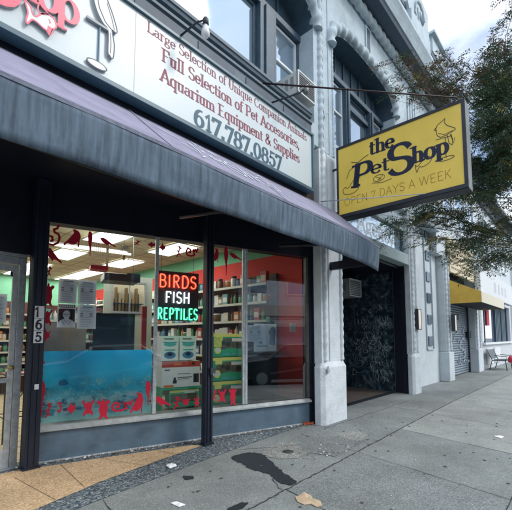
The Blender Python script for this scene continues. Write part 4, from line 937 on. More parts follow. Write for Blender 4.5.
def fan(cx, cz, s_, mi):
    global lay
    for k in range(9):
        lay += 1; b.mi = mi; y = -.0006 - lay*.000012; a_ = R(90 + (k-4)*13 + rr.uniform(-5, 5)); l = s_*rr.uniform(.7, 1.15)
        dx, dz = math.cos(a_), math.sin(a_); wv = .007
        P = [(cx - dz*wv, cz + dx*wv), (cx+dx*l*.6 - dz*wv*1.6, cz+dz*l*.6), (cx+dx*l, cz+dz*l), (cx+dx*l*.6 + dz*wv*1.6, cz+dz*l*.6), (cx + dz*wv, cz - dx*wv)]
        b.face([(min(max(x, 0), 1.375), y, min(z, .86)) for x, z in P])
for cx, cz, s_, mi in ((.2, .34, .14, 4), (.32, .30, .12, 1), (.55, .40, .17, 4), (.70, .42, .14, 1), (.92, .34, .2, 4), (1.02, .36, .18, 1), (1.2, .36, .16, 4), (1.32, .42, .12, 1), (.1, .28, .12, 1), (.8, .3, .14, 4)): fan(cx, cz, s_, mi)
for _ in range(46): cx = rr.uniform(0, 1.37); pb(cx, rr.uniform(.14, .30), rr.uniform(.025, .07), rr.uniform(.02, .05), rr.choice((0, 1, 1, 2, 3)))
for _ in range(240): cx = rr.uniform(0, 1.37); pb(cx, rr.uniform(.2, .46), rr.uniform(.004, .012), rr.uniform(.004, .010), rr.choice((1, 2, 4)), .3, 7)
for _ in range(40): cx = rr.uniform(0.03, 1.34); pb(cx, rr.uniform(.10, .30), rr.uniform(.02, .06), rr.uniform(.015, .035), rr.choice((2, 5, 2)))
for _ in range(14): cx = rr.uniform(0.05, 1.3); pb(cx, rr.uniform(.14, .26), rr.uniform(.02, .05), rr.uniform(.01, .03), 3)
for _ in range(18): cx = rr.uniform(0.05, 1.3); pb(cx, rr.uniform(.14, .26), rr.uniform(.03, .07), rr.uniform(.02, .045), 2); pb(cx+.01, rr.uniform(.14, .24), .03, .014, 0)
for _ in range(380): cx = rr.uniform(0, 1.37); pb(cx, abs(rr.gauss(0, .055)), rr.uniform(.004, .012), rr.uniform(.003, .006), rr.choice((1, 2, 5, 2)), .3, 7)
b.keep = 1; b.build('reef_picture', cols, t)

# ------------------------------------------------------------------ pinned papers
def paper(u, z, w_, h, label, v=.022, kind='text', m=PAPER, seed=0, rz=0):
    t = thing('pinned_paper', label, 'paper', sf(u, v, z), SA)
    b = B(); b.box(0, w_, 0, .0015, 0, h); b.build('sheet', m, t)
    b = B(); q = random.Random(seed)
    if kind == 'text':
        zz = h*.92; b.box(w_*.25, w_*.8, -.0012, -.0002, zz-h*.04, zz)
        for i in range(9):
            zz -= h*.09
            if i in (2, 3): b.box(w_*.15, w_*.3, -.0012, -.0002, zz-h*.05, zz); b.box(w_*.65, w_*.8, -.0012, -.0002, zz-h*.05, zz)
            else: b.box(w_*.12, w_*q.uniform(.6, .88), -.0012, -.0002, zz-h*.012, zz)
        b.build('print', PRINT, t)
    else: b.bm.free()
    return t
paper(.19, 1.925, .205, .315, 'upper left white notice sheet taped inside the big window', seed=1)
paper(.412, 1.925, .215, .31, 'upper right white notice sheet taped inside the big window', seed=2)
paper(.415, 1.605, .22, .312, 'lower right white notice sheet with faint print in the big window', seed=3)
pf = paper(.19, 1.62, .205, .295, 'black and white poster with a drawn bespectacled face in the big window', kind='x')
b = B(); b.box(.01, .195, -.0012, -.0002, .06, .235); b.box(.01, .195, -.0012, -.0002, .252, .285); b.build('black_ground', PRINTB, pf)
b = B(); letters(b, 'REPTILES', .02, .03, .258, .145, .10, .09, False, y=-.0014, depth=.0004); b.bm.free()
b = B(); b.prism(smooth([(.015, .03), (.03, .085), (.07, .105), (.075, .12), (.06, .15), (.062, .19), (.085, .215), (.115, .218), (.138, .195), (.142, .155), (.130, .122), (.135, .105), (.175, .085), (.19, .03)], 4), -.0024, -.0014); b.build('drawn_figure', PAPER, pf)
b = B(); outline(b, [(.075, .158), (.095, .158), (.098, .17), (.075, .17)], .0018, -.0026); outline(b, [(.108, .158), (.130, .158), (.130, .17), (.107, .17)], .0018, -.0026); outline(b, [(.09, .135), (.105, .131), (.118, .136)], .0016, -.0026, False); outline(b, [(.102, .155), (.099, .146), (.104, .144)], .0012, -.0026, False)
outline(b, [(.075, .10), (.10, .06), (.13, .10)], .002, -.0026, False); outline(b, [(.05, .09), (.08, .03)], .002, -.0026, False); outline(b, [(.155, .09), (.125, .03)], .002, -.0026, False); outline(b, [(.066, .165), (.066, .195), (.088, .212), (.115, .213), (.135, .19), (.137, .165)], .0016, -.0026, False)
for i in range(9): b.box(.022+i*.019, .033+i*.019, -.0022, -.0014, .262, .277) if False else None
b.build('drawn_lines', PRINTB, pf)
b = B(); 
for i in range(8): b.box(.02+i*.021, .034+i*.021, -.0024, -.0014, .258, .279)
b.build('title_marks', PAPER, pf)
paper(2.905, 1.425, .28, .265, 'white notice sheet on the right hand window, overlapping another', seed=5)
paper(3.02, 1.26, .44, .46, 'large pale poster showing a dark dog shape on the right hand window', v=.030, seed=6, kind='x')
t_ = bpy.data.objects['pinned_paper.005']; b = B(); b.prism(smooth([(.30, .12), (.31, .25), (.29, .32), (.34, .40), (.40, .40), (.43, .33), (.41, .2), (.42, .12), (.38, .1)]), -.0012, -.0002); b.box(.06, .25, -.0012, -.0002, .08, .10); b.box(.10, .16, -.0012, -.0002, .13, .17); b.build('picture', PRINT, t_)
paper(3.25, 1.745, .07, .10, 'small green and white card above the poster on the right hand window', m=mat('pale_green_card', (.35, .62, .35), .7), kind='x')
paper(3.73, 1.59, .13, .15, 'small cream card on the right hand window before the red wall', m=mat('cream_card', (.66, .56, .40), .7), seed=9)
paper(2.415, 1.34, .13, .155, 'yellow note taped on the top green box', v=.25, m=PAPERY, seed=10)
t = thing('door_notice', 'white notice sheet taped inside the glass door', 'paper', (1.0, DY+.045, 1.66)); B().box(0, .16, 0, .002, 0, .34).build('sheet', PAPER, t); b = B(); [b.box(.02, .13-.02*(i % 3), -.0012, -.0002, .05+i*.04, .055+i*.04) for i in range(7)]; b.build('print', PRINT, t)
t = thing('door_notice', 'second white notice lower on the glass door', 'paper', (.95, DY+.045, 1.10)); B().box(0, .14, 0, .002, 0, .25).build('sheet', PAPER, t)
t = thing('round_sticker', 'dark round sticker on the upper glass of the door', 'sticker', (1.215, DY+.028, 2.245)); b = B(); b.prism([(.042*math.cos(i*PI/12), .042*math.sin(i*PI/12)) for i in range(24)], -.002, 0); b.build('disc', INK, t)

# ------------------------------------------------------------------ neon sign
t = thing('neon_sign', 'lit neon sign reading birds, fish, reptiles in red, white and green inside the window', 'neon sign', sf(1.44, .12, 1.76), SA)
B().box(.01, .66, .03, .05, -.02, .72).build('backing', mat('neon_back', (.008, .008, .01), .3), t)
def neon(text, h, x, z, wd, name, col, e, estr):
    b = B(); st, se, W_ = layout(text, h, wd, .08)
    for s_ in st: b.tube([(x+p[0], 0, z+p[1]) for p in s_], .0095, 6)
    b.build(name, mat(name+'_glow', col, .4, emit=e, estr=estr), t)
neon('BIRDS', .185, .03, .475, .60, 'red_tube', (.8, .1, .02), (1, .028, .012), 8)
neon('FISH', .165, .13, .245, .40, 'white_tube', (.8, .8, .8), (.75, .90, 1), 3.2)
neon('REPTILES', .165, .02, .0, .63, 'green_tube', (.2, .8, .4), (.06, 1., .32), 3.2)

b = B()
for x, z in ((.1, .56), (.5, .56), (.2, .32), (.5, .32), (.08, .08), (.58, .08)): b.tube([(x, .0, z), (x, .03, z)], .006, 6)
for x0_, x1_ in ((.06, .30), (.40, .62)): b.tube([(x0_, .015, .44), ((x0_+x1_)/2, .02, .42), (x1_, .015, .44)], .004, 5)
b.build('tube_support', DARKG, t)
for x in (.08, .58): B().tube([(x, .04, .72), (x, .04, 1.17)], .003, 4).build('hanging_wire', DARKG, t)

# ------------------------------------------------------------------ goods in the window
def carton(name, label, u, v, z, w_, d, h, side, front, group=None, cat='box', rz=0):
    t = thing(name, label, cat, sf(u, v, z), SA + rz, group)
    B().box(0, w_, 0, d, 0, h).build('carton', side, t, bevel=.003)
    for i, (m, P) in enumerate(front):
        b = B()
        for pl in P:
            if len(pl) == 4 and not isinstance(pl[0], tuple): b.box(pl[0]*w_, pl[1]*w_, -.0015-.0003*i, -.0002, pl[2]*h, pl[3]*h)
            else: b.prism([(x*w_, z_*h) for x, z_ in pl], -.0015-.0003*i, -.0002)
        b.build(('print_band', 'label_print', 'picture', 'badge', 'caption')[i % 5], m, t)
    return t
CW = mat('white_carton', (.82, .82, .80), .6); CB = mat('blue_print', (.04, .22, .42), .6); CR = mat('red_print', (.50, .05, .02), .6); CO = mat('orange_print', (.75, .22, .04), .6)
CG = mat('green_carton', (.03, .42, .22), .5); CY = mat('yellow_print', (.90, .85, .22), .55); RK = mat('rocky_picture', (.14, .13, .08), .7, var=.6, vscale=30); CT = mat('teal_print', (.10, .45, .45), .6)
ell = lambda cx, cz, rx, rz_: [(cx+rx*math.cos(i*PI/8), cz+rz_*math.sin(i*PI/8)) for i in range(16)]
for i, (u, lb) in enumerate(((1.575, 'left white and blue box atop the red and white carton'), (1.86, 'right white and blue box atop the red and white carton'))):
    carton('filter_box', lb, u, .28, 1.145, .265, .25, .37, CW, [(CB, [(.1, .9, .72, .76), ell(.5, .22, .34, .15)]), (CT, [ell(.5, .66, .36, .09), (.2, .8, .40, .46)]), (PRINTB, [ell(.5, .26, .16, .08), (.15, .7, .86, .90)])], 'pair of white and blue boxes')
carton('wide_carton', 'wide white carton with red top band between the small boxes and the green tank', 1.585, .26, .745, .60, .35, .385, CW, [(CR, [(.0, 1, .78, 1.)]), (CO, [(.05, .30, .02, .10), (.3, .5, .86, .92)]), (PRINTB, [(.28, .38, .15, .28), (.30, .36, .28, .38), (.82, .97, .15, .5), (.07, .2, .66, .70), (.4, .78, .36, .39), (.4, .7, .30, .32), (.4, .74, .5, .52), (.78, .84, .86, .95)])])
t = thing('tank_stand', 'low green box frame under the wide white carton', 'stand', sf(1.56, .27, .41), SA)
b = B(); b.box(0, .045, 0, .35, 0, .33); b.box(.66, .70, 0, .35, 0, .33); b.box(.045, .66, .0, .35, .30, .33); b.build('frame', mat('green_metal', (.03, .42, .20), .4), t)
carton('tank_box', 'green and yellow boxed tank lying inside the low green frame', 1.72, .32, .43, .48, .22, .27, CG, [(RK, [(.05, .95, .30, .75)]), (CY, [(.02, .98, .84, .97)]), (CW, [(.5, .85, .78, .92)]), (CG, [(0, 1, .10, .2)])], 'green and yellow tank boxes')
for i, lb in enumerate(('bottom', 'middle', 'top')):
    z = .41 + i*.385
    carton('tank_box', 'green and yellow tank box at the %s of the stack of three' % lb, 2.36+.008*i, .27, z, .66, .34, .375, CG, [(RK, [smooth([(.12, .42), (.2, .7), (.45, .8), (.75, .78), (.95, .72), (.97, .42), (.8, .33), (.5, .38), (.3, .32)], 3)]), (CY, [(.0, 1, .86, 1.), (.12, .30, .70, .86), ell(.17, .30, .09, .17)]), (CW, [(.55, .9, .66, .80), ell(.17, .31, .06, .10)]), (CT, [(.3, .5, .08, .16), (.55, .68, .08, .15), (.8, .9, .10, .2)]), (mat('dark_rock', (.03, .04, .03), .8), [ell(.45, .55, .07, .12), ell(.75, .5, .08, .13), ell(.32, .6, .05, .08)])], 'green and yellow tank boxes')
t = thing('storage_drum', 'large dark round bin standing inside the right hand window', 'bin', sf(3.47, .62, .40), 0)
B().lathe((0, 0, 0), [(.30, 0), (.33, .1), (.34, .7), (.36, .74), (.36, .80)], 28).build('tub', mat('dark_plastic', (.015, .03, .045), .35), t); B().lathe((0, 0, .80), [(.37, 0), (.37, .05), (.34, .09), (.1, .12)], 28).build('lid', mat('dark_plastic_lid', (.02, .04, .05), .3), t)
t = thing('cardboard_box', 'large brown grey cardboard box behind the papers in the big window', 'box', sf(.05, .30, .40), SA)
B().box(0, .50, 0, .5, 0, 1.18).build('carton', mat('grey_card', (.26, .23, .19), .8, var=.15), t); b = B(); b.face([(0, 0, 1.18), (.5, 0, 1.18), (.56, -.02, 1.30), (-.04, -.02, 1.28)]); b.face([(.5, 0, 1.18), (.5, .5, 1.18), (.62, .5, 1.14), (.64, 0, 1.10)]); b.build('flap', mat('grey_card2', (.30, .27, .22), .8, var=.15), t)
t = thing('dark_tank', 'dark glass tank on a stand behind the big window', 'tank', sf(.70, .95, 0), SA)
B().box(0, .62, 0, .4, 0, 1.35).build('cabinet', mat('dark_cab', (.03, .04, .05), .5), t); B().box(0, .62, 0, .4, 1.352, 1.87).build('glass_box', mat('tank_dark', (.012, .03, .045), .1), t)
t = thing('bird_cage', 'hanging pale bird cage with a red base inside the big window', 'cage', sf(.62, .8, 2.53), SA)
B().box(0, .25, 0, .22, 0, .06).build('base', mat('red_plastic', (.50, .02, .05), .4), t)
b = B()
for i in range(9):
    for y in (0, .22): b.tube([(.01+i*.029, y, .06), (.01+i*.029, y, .40)], .0025, 4)
for i in range(7):
    for x in (.0, .25): b.tube([(x, .01+i*.033, .06), (x, .01+i*.033, .40)], .0025, 4)
for z in (.18, .30): b.box(0, .25, -.002, 0, z, z+.004)
b.box(0, .25, 0, .22, .40, .41); b.tube([(.125, .11, .41), (.125, .11, .87)], .003, 4); b.build('bars', mat('cage_wire', (.68, .62, .45), .4), t)
t = thing('glass_mobile', 'spiky glass mobile hanging near the top of the big window', 'mobile', sf(1.04, .5, 2.83), SA)
b = B(); rr = random.Random(5)
for i in range(26):
    a_, e_ = rr.uniform(0, 2*PI), rr.uniform(-1.2, .9); d = Vector((math.cos(a_)*math.cos(e_), math.sin(a_)*math.cos(e_), math.sin(e_)))*rr.uniform(.05, .11); b.tube([(0, 0, 0), d], [.010, .003], 5)
b.build('spikes', mat('pale_glass', (.6, .62, .58), .2), t); B().tube([(0, 0, .05), (0, 0, .57)], .002, 4).build('cord', DARKG, t); b = B(); b.lathe((0, 0, -.16), [(.005, -.03), (.03, 0), (.03, .03), (.005, .06)], 12); b.build('drop', BRASS, t)
t = thing('tank_hood', 'black overhead duct unit hanging from the shop ceiling', 'duct', sf(.88, 1.3, 2.45), SA); B().box(0, .58, 0, .5, 0, .13).build('body', mat('black_unit', (.01, .012, .014), .4), t, bevel=.02); B().box(.36, .58, -.02, -.001, -.01, .14).build('vent', DARKG, t); b = B(); b.tube([(.05, .2, .13), (.05, .2, .93)], .006, 5); b.tube([(.5, .2, .13), (.5, .2, .93)], .006, 5); b.build('hanger', ALU, t)
t = thing('fluorescent_tube', 'long bare fluorescent tube fixture under the shop ceiling', 'light fixture', (1.2, 7.0, 3.10)); B().tube([(0, 0, 0), (2.3, -.5, 0)], .022, 8).build('tube', mat('tube_glow', (.8, .8, .75), .5, emit=(1, .98, .9), estr=1.2), t); b = B(); b.box(0, 2.3, .03, .1, .03, .06, Matrix.Rotation(-.214, 4, 'Z')); b.build('housing', WFRAME, t)
# interior partition with a lit window
t = thing('shop_partition', 'pale partition with a warm lit window inside the shop', 'partition', sf(1.05, 2.6, 0), SA)
b = B(); b.box(0, .17, 0, .08, 0, 2.75); b.box(.80, .95, 0, .08, 0, 2.75); b.box(.17, .80, 0, .08, 0, 2.02); b.box(.17, .80, 0, .08, 2.60, 2.75); b.build('wall', mat('pale_partition', (.42, .46, .40), .7), t)
b = B(); b.box(.17, .80, -.02, -.001, 1.98, 2.02); b.box(.17, .80, -.02, -.001, 2.60, 2.64); b.box(.14, .17, -.02, -.001, 1.98, 2.64); b.box(.80, .83, -.02, -.001, 1.98, 2.64); b.box(.48, .50, 0.0, .02, 2.02, 2.6); b.build('window_frame', ALU, t)
B().box(.10, .90, .45, .47, 1.9, 2.7).build('inner_board', CREAMW, t); B().box(.17, .80, .1, .44, 2.19, 2.20).build('inner_shelf', SLATED, t)
for i in range(9): B().box(.18+i*.069, .18+i*.069+.045, .25, .4, 2.02, 2.30+.12*((i*5) % 3)).build('folder', mat('folder_%d' % (i % 3), [(.55, .40, .2), (.30, .2, .1), (.6, .55, .4)][i % 3], .7), t)
t = thing('red_pillar', 'slim red upright standing in the shop behind the big window', 'pillar', sf(1.56, 1.5, 0), SA); B().box(0, .08, 0, .08, 0.011, 2.05).build('shaft', mat('red_upright', (.45, .03, .03), .5), t); B().box(-.06, .14, -.06, .14, .0111, .05).build('base', DARKG, t)

# ------------------------------------------------------------------ shelving and stock
rr = random.Random(21)
PAL = [('cream', (.60, .55, .42)), ('brown', (.20, .11, .06)), ('white', (.66, .68, .66)), ('orange', (.60, .22, .06)), ('green', (.08, .28, .14)), ('blue', (.07, .20, .36)), ('teal', (.12, .34, .34)), ('red', (.45, .06, .05))]
protos = {}
def stock(kind, cname, col):
    key = (kind, cname)
    if key not in protos:
        t = thing('temp', '', ''); m = mat('stock_'+cname, col, .5, var=.15, vscale=30)
        lidm = mat('stock_lid', (.05, .06, .07), .5); lb = mat('stock_label', (.62, .63, .58), .6)
        if kind == 'jar':
            t.name = 'jar'; B().lathe((0, 0, 0), [(.045, 0), (.05, .01), (.05, .14), (.04, .155)], 12).build('glass', m, t); B().lathe((0, 0, .155), [(.044, 0), (.044, .03), (.035, .034)], 12).build('lid', lidm, t)
        elif kind == 'bottle':
            t.name = 'bottle'; B().lathe((0, 0, 0), [(.035, 0), (.038, .01), (.038, .15), (.015, .19), (.014, .22)], 12).build('body', m, t); B().lathe((0, 0, .22), [(.017, 0), (.017, .025)], 10).build('cap', lidm, t)
        elif kind == 'tub':
            t.name = 'tub'; B().lathe((0, 0, 0), [(.06, 0), (.07, .11), (.072, .12)], 14).build('tub_body', m, t); B().lathe((0, 0, .12), [(.075, 0), (.075, .02), (.06, .024)], 14).build('lid', lb, t)
        else:
            t.name = 'packet'; B().box(-.06, .06, -.035, .035, 0, .19).build('carton', m, t, bevel=.003); b = B(); b.box(-.045, .045, -.0365, -.0355, .05, .13); b.box(-.0615, -.0605, -.025, .025, .05, .13); b.build('label', lb, t)
        protos[key] = [t, False]
    p = protos[key]
    if not p[1]: p[1] = True; return p[0]
    c = p[0].copy(); C.objects.link(c)
    for ch in p[0].children:
        d = ch.copy(); C.objects.link(d); d.parent = c
    return c
def shelf_unit(label, group, x, y, rz, length, tiers, depth=.34, fill=.94, unit='', h=2.9):
    t = thing('shelving_unit', label, 'shelves', (x, y, .012), rz)
    M = Matrix.Translation((x, y, .012)) @ Matrix.Rotation(rz, 4, 'Z')
    sm = mat('shelf_metal', (.09, .10, .11), .5)
    b = B(); b.box(0, length, depth-.02, depth, 0, h); b.build('back_panel', mat('shelf_back', (.10, .035, .03), .6), t)
    for xx in (0, length/2, length-.03): B().box(xx, xx+.03, depth-.055, depth-.021, 0, h).build('upright', sm, t)
    ORD = ('bottom', 'second', 'third', 'fourth', 'fifth', 'sixth', 'top')
    for k, z in enumerate(tiers):
        B().box(0, length, 0, depth-.06, z-.025, z).build('shelf', sm, t); B().box(0, length, -.012, -.001, z-.035, z+.012).build('price_strip', mat('price_strip', (.50, .50, .44), .5), t)
        xx = .08
        while xx < length - .08:
            if rr.random() < fill:
                kd = rr.choice(('jar', 'bottle', 'tub', 'packet', 'packet')); cn, col = rr.choice(PAL)
                o = stock(kd, cn, col); p = M @ Vector((xx, .09 + rr.uniform(0, .04), z+.001)); o.location = p; o.rotation_euler = (0, 0, rz + rr.uniform(-.15, .15)); s_ = rr.uniform(.9, 1.3); o.scale = (s_, s_, s_)
                tag(o, '%s %s on the %s shelf of the %s' % (cn, o.name.split('.')[0], ORD[min(k, 6)], unit), o.name.split('.')[0], 'stock on the %s shelf of the %s' % (ORD[min(k, 6)], unit))
            xx += rr.uniform(.12, .16)
    return t
shelf_unit('long dark shelving full of small goods along the red wall', '', 5.10, 12.6, R(-90), 8.2, (.75, 1.10, 1.45, 1.80, 2.15, 2.50), unit='red wall shelving', h=2.72)
shelf_unit('dark shelving in the middle of the shop facing the big window', '', 2.7, 8.6, 0, 2.2, (.5, .95, 1.4, 1.85), unit='middle shelving', h=2.2)
shelf_unit('tall shelving seen through the glass door', '', 1.7, 11.2, 0, 1.9, (.5, .8, 1.1, 1.4, 1.75, 2.1), unit='door side shelving', h=2.45)
shelf_unit('shelving at the very back of the shop under the green band', '', -.5, 12.6, 0, 4.6, (.9, 1.5, 2.1), unit='back wall shelving', h=2.4)
t = thing('folding_trolley', 'black wire stand on the tiled floor behind the glass door', 'stand', (1.45, 6.1, .012)); b = B()
for x in (0, .4):
    for y in (0, .4): b.tube([(x, y, 0), (x, y, 1.0)], .010, 6)
for z in (.35, .95): b.tube([(0, 0, z), (.4, 0, z), (.4, .4, z), (0, .4, z), (0, 0, z)], .008, 6)
b.tube([(0, 0, .35), (.4, 0, .95)], .006, 6); b.build('frame', DARKG, t); B().box(.02, .38, .02, .38, .95, .962).build('tray', mat('red_tray', (.4, .04, .04), .5), t)

# ------------------------------------------------------------------ next buildings along the street
def plain_building(name, label, x0, x1, y, h, wins, m=WHITE2, cornice=True, base=4.0, trim=SLATED):
    t = thing(name, label, 'building', (x0, y, 0)); L_ = x1-x0
    b = B(); b.box(0, L_, 0, 12, base, h); b.build('wall', m, t)
    if cornice:
        b = B(); b.profx([(0, h-.45), (-.12, h-.45), (-.16, h-.25), (-.5, h-.15), (-.5, h+.05), (0, h+.05)], 0, L_); b.build('cornice', trim, t)
        b = B(); b.box(0, L_, -.1, .3, h+.05, h+.5); b.build('parapet', m, t)
    for (a_, c_, z0, z1) in wins:
        b = B(); f_ = .09
        b.box(a_-f_, a_, -.05, -.001, z0-f_, z1+f_); b.box(c_, c_+f_, -.05, -.001, z0-f_, z1+f_); b.box(a_, c_, -.05, -.001, z1, z1+f_); b.box(a_, c_, -.09, -.001, z0-f_, z0); b.box(a_, c_, -.04, -.006, (z0+z1)/2-.03, (z0+z1)/2+.03)
        w_ = b.build('window', WFRAME, t); box('pane', SKYG, w_, a_, c_, -.005, -.001, z0, z1)
    return t
t2 = plain_building('shutter_building', 'white stone building with the roller shutter and yellow awning', 12.9, 19.6, 3.62, 8.9, [(.9, 2.0, 5.6, 7.4), (2.4, 3.9, 5.6, 7.4), (4.3, 5.4, 5.6, 7.4)], base=4.3)
def local_pil(parent, x, w_, y=0., pl=1.0, top=4.3):
    b = B(); b.box(x, x+w_, y-.02, y+.4, pl, top); b.box(x-.05, x+w_+.05, y-.10, y+.4, 0, pl-.002); o = b.build('pilaster', WHITE2, parent, bevel=.03)
    B().rope([(x+.09, y-.03, pl+.03), (x+.09, y-.03, top)], .06, .18, 10).build('rope_moulding', WHITE2, o); B().rope([(x+w_-.08, y-.03, pl+.03), (x+w_-.08, y-.03, top)], .05, .18, 10).build('rope_moulding', WHITE2, o)
local_pil(t2, .62, .50); local_pil(t2, 5.0, .80)
b = B(); b.box(1.10, 4.85, .32, .5, 2.78, 4.3); b.build('shutter_housing', BLACK, t2)
b = B(); b.box(5.86, 6.7, .1, .5, 0, 4.3); b.build('wall', WHITE2, t2)
sh = thing('roller_shutter', 'closed metal roller shutter scrawled with white graffiti', 'shutter', (14.02, 3.90, 0))
b = B(); n = 30; L_ = 3.72
for i in range(n):
    z0 = .02 + i*.092; b.face([(0, 0, z0), (L_, 0, z0), (L_, -.022, z0+.045), (0, -.022, z0+.045)]); b.face([(0, -.022, z0+.045), (L_, -.022, z0+.045), (L_, 0, z0+.092), (0, 0, z0+.092)])
b.build('slat_curtain', mat('galvanised', (.17, .22, .27), .4, .5, var=.45, vscale=5), sh)
b = B(); rg = random.Random(8)
for k in range(46):
    cx, cz = rg.uniform(.3, 3.4), rg.uniform(.4, 2.4); p = [(cx+rg.uniform(-.35, .35), -.03, cz+rg.uniform(-.15, .15)) for _ in range(4)]; q = []
    for a_, c_ in zip(p, p[1:]): q += [Vector(a_).lerp(Vector(c_), j/4) for j in range(4)]
    b.tube(q, .012, 4)
b.build('graffiti', mat('pale_spray', (.50, .58, .66), .7), sh)
b = B(); b.box(-.05, .0, -.06, .05, 0, 2.8); b.build('guide_rail', BLACK, sh); b = B(); b.box(L_, L_+.08, -.06, .05, 0, 2.8); b.build('guide_rail', BLACK, sh); B().box(L_-.3, L_+.03, -.14, -.065, 1.45, 1.75).build('lock_box', BLACK, sh)
ya = thing('yellow_awning', 'yellow box awning with a cream front over the roller shutter', 'awning', (13.95, 2.60, 0))
b = B(); b.prism([(0, 2.66), (4.3, 2.66), (4.3, 3.02), (0, 3.02)], -.01, .0); b.build('front_valance', mat('cream_canvas', (.66, .62, .50), .7, var=.08), ya)
b = B(); v = [(0, 0.001, 2.66), (0, .95, 2.66), (0, .95, 3.50), (0, 0.001, 3.02)]; b.face(v); b.build('side_panel', mat('yellow_canvas', (.74, .47, .08), .7, var=.1), ya)
b = B(); b.face([(4.3, y, z) for _, y, z in v]); b.build('side_panel', mat('yellow_canvas', (.7, .4, .1)), ya)
b = B(); b.face([(0, 0, 3.02), (4.3, 0, 3.02), (4.3, .95, 3.50), (0, .95, 3.50)]); b.build('top_panel', mat('cream_canvas', (.6, .6, .5)), ya)
b = B(); b.face([(0, 0, 2.68), (4.3, 0, 2.68), (4.3, .95, 2.68), (0, .95, 2.68)]); b.build('underside', UNDERSHADE, ya)
cs = thing('cream_signboard', 'cream signboard with faint text above the yellow awning', 'sign', (13.95, 3.50, 3.8))
B().box(0, 3.6, 0, .08, 0, 1.25).build('panel', mat('cream_sign', (.60, .52, .34), .6, var=.1), cs)
b = B(); rg = random.Random(4)
for i in range(5):
    x = .15
    while x < 3.3:
        l = rg.uniform(.12, .4); b.box(x, x+l, -.004, -.0005, 1.02-i*.22, 1.10-i*.22); x += l+.08
b.build('faint_text', mat('brown_text', (.22, .17, .10), .7), cs)
t3 = plain_building('cafe_building', 'white building with a wide curtained street window beyond the shutter', 19.6, 28.5, 3.60, 8.3, [(.5, 1.5, 5.3, 7.3), (1.8, 2.9, 5.3, 7.3), (3.6, 4.7, 5.3, 7.3), (5.6, 6.9, 5.3, 7.3)], base=4.5)
b = B(); b.box(0, 8.9, .1, .5, 0, 1.2); b.box(0, .3, .1, .5, 1.2, 4.5); b.box(8.2, 8.9, .1, .5, 1.2, 4.5); b.box(.3, 8.2, .1, .5, 3.3, 4.5); b.build('wall', mat('white_render', (.54, .57, .60), .7, var=.06), t3)
b = B(); b.box(.1, 8.4, -.02, .095, 1.14, 1.24); b.box(.7, 2.2, .05, .095, .2, .95); b.box(2.6, 4.2, .05, .095, .2, .95); b.build('sill', WFRAME, t3)
b = B(); b.box(.3, 8.2, .35, .37, 1.24, 3.3); w3 = b.build('wide_window', SKYG, t3)
[B().box(x, x+.07, .25, .34, 1.24, 3.3).build('mullion', SLATED, w3) for x in (.3, 1.5, 4.4, 6.2, 8.1)]
b = B(); [b.box(4.6+i*.42, 4.78+i*.42, .28, .33, 1.24, 3.3) for i in range(8)]; b.build('curtain', mat('grey_curtain', (.12, .17, .20), .8), w3)
B().box(.35, .6, .2, .24, 1.3, 3.2).build('red_curtain', mat('red_curtain', (.40, .03, .05), .8), w3); B().box(2.3, 2.9, .28, .33, 2.1, 3.0).build('red_poster', mat('red_curtain', (.4, .03, .05)), w3); B().box(1.0, 1.4, .28, .33, 1.3, 3.2).build('pale_curtain', CW, w3)
ws = thing('white_fascia_sign', 'long white fascia sign with pale grey lettering beyond the cream sign', 'sign', (17.7, 3.30, 3.35)); B().box(0, 8.6, 0, .22, 0, 1.15).build('panel', mat('white_fascia', (.56, .59, .61), .5), ws)
b = B(); b.box(3.0, 3.5, -.004, -.0005, .3, .8); b.box(4.1, 4.5, -.004, -.0005, .3, .8); b.box(5.0, 5.5, -.004, -.0005, .35, .75); b.box(6.0, 6.4, -.004, -.0005, .3, .8); b.build('pale_marks', mat('pale_marks', (.45, .48, .50), .6), ws)
plain_building('white_end_building', 'plain pale building at the far end of the row', 28.5, 44, 3.4, 7.4, [(2+i*3, 3.4+i*3, 4.6, 6.4) for i in range(4)] + [(1+i*3.4, 3.2+i*3.4, 1.0, 3.0) for i in range(4)], m=mat('pale_far', (.62, .66, .68), .8), base=0)
# bench and red bag
t = thing('street_bench', 'dark metal bench with a mesh back outside the curtained window', 'bench', (19.6, 2.75, 0))
b = B(); 
for x in (0, 1.4):
    b.tube([(x, .05, 0), (x, .10, .45), (x, .02, .62), (x, .5, .66)], .018, 6); b.tube([(x, .72, 0), (x, .60, .45), (x, .78, .92)], .018, 6)
b.build('frame', DARKG, t); B().box(0, 1.4, .08, .62, .42, .45).build('seat', DARKG, t); b = B(); b.face([(0, .62, .50), (1.4, .62, .50), (1.4, .78, .92), (0, .78, .92)]); b.build('backrest', mat('bench_mesh', (.06, .08, .10), .6), t)
t = thing('red_bag', 'red and white bag hanging at the front of the bench', 'bag', (19.45, 2.62, .38)); B().lathe((0, 0, 0), [(.06, 0), (.12, .04), (.11, .2), (.04, .3)], 10).build('pouch', mat('red_bag', (.5, .02, .05), .6), t); B().tube([(-.05, 0, .3), (0, 0, .45), (.05, 0, .3)], .01, 5).build('strap', PAPER, t)

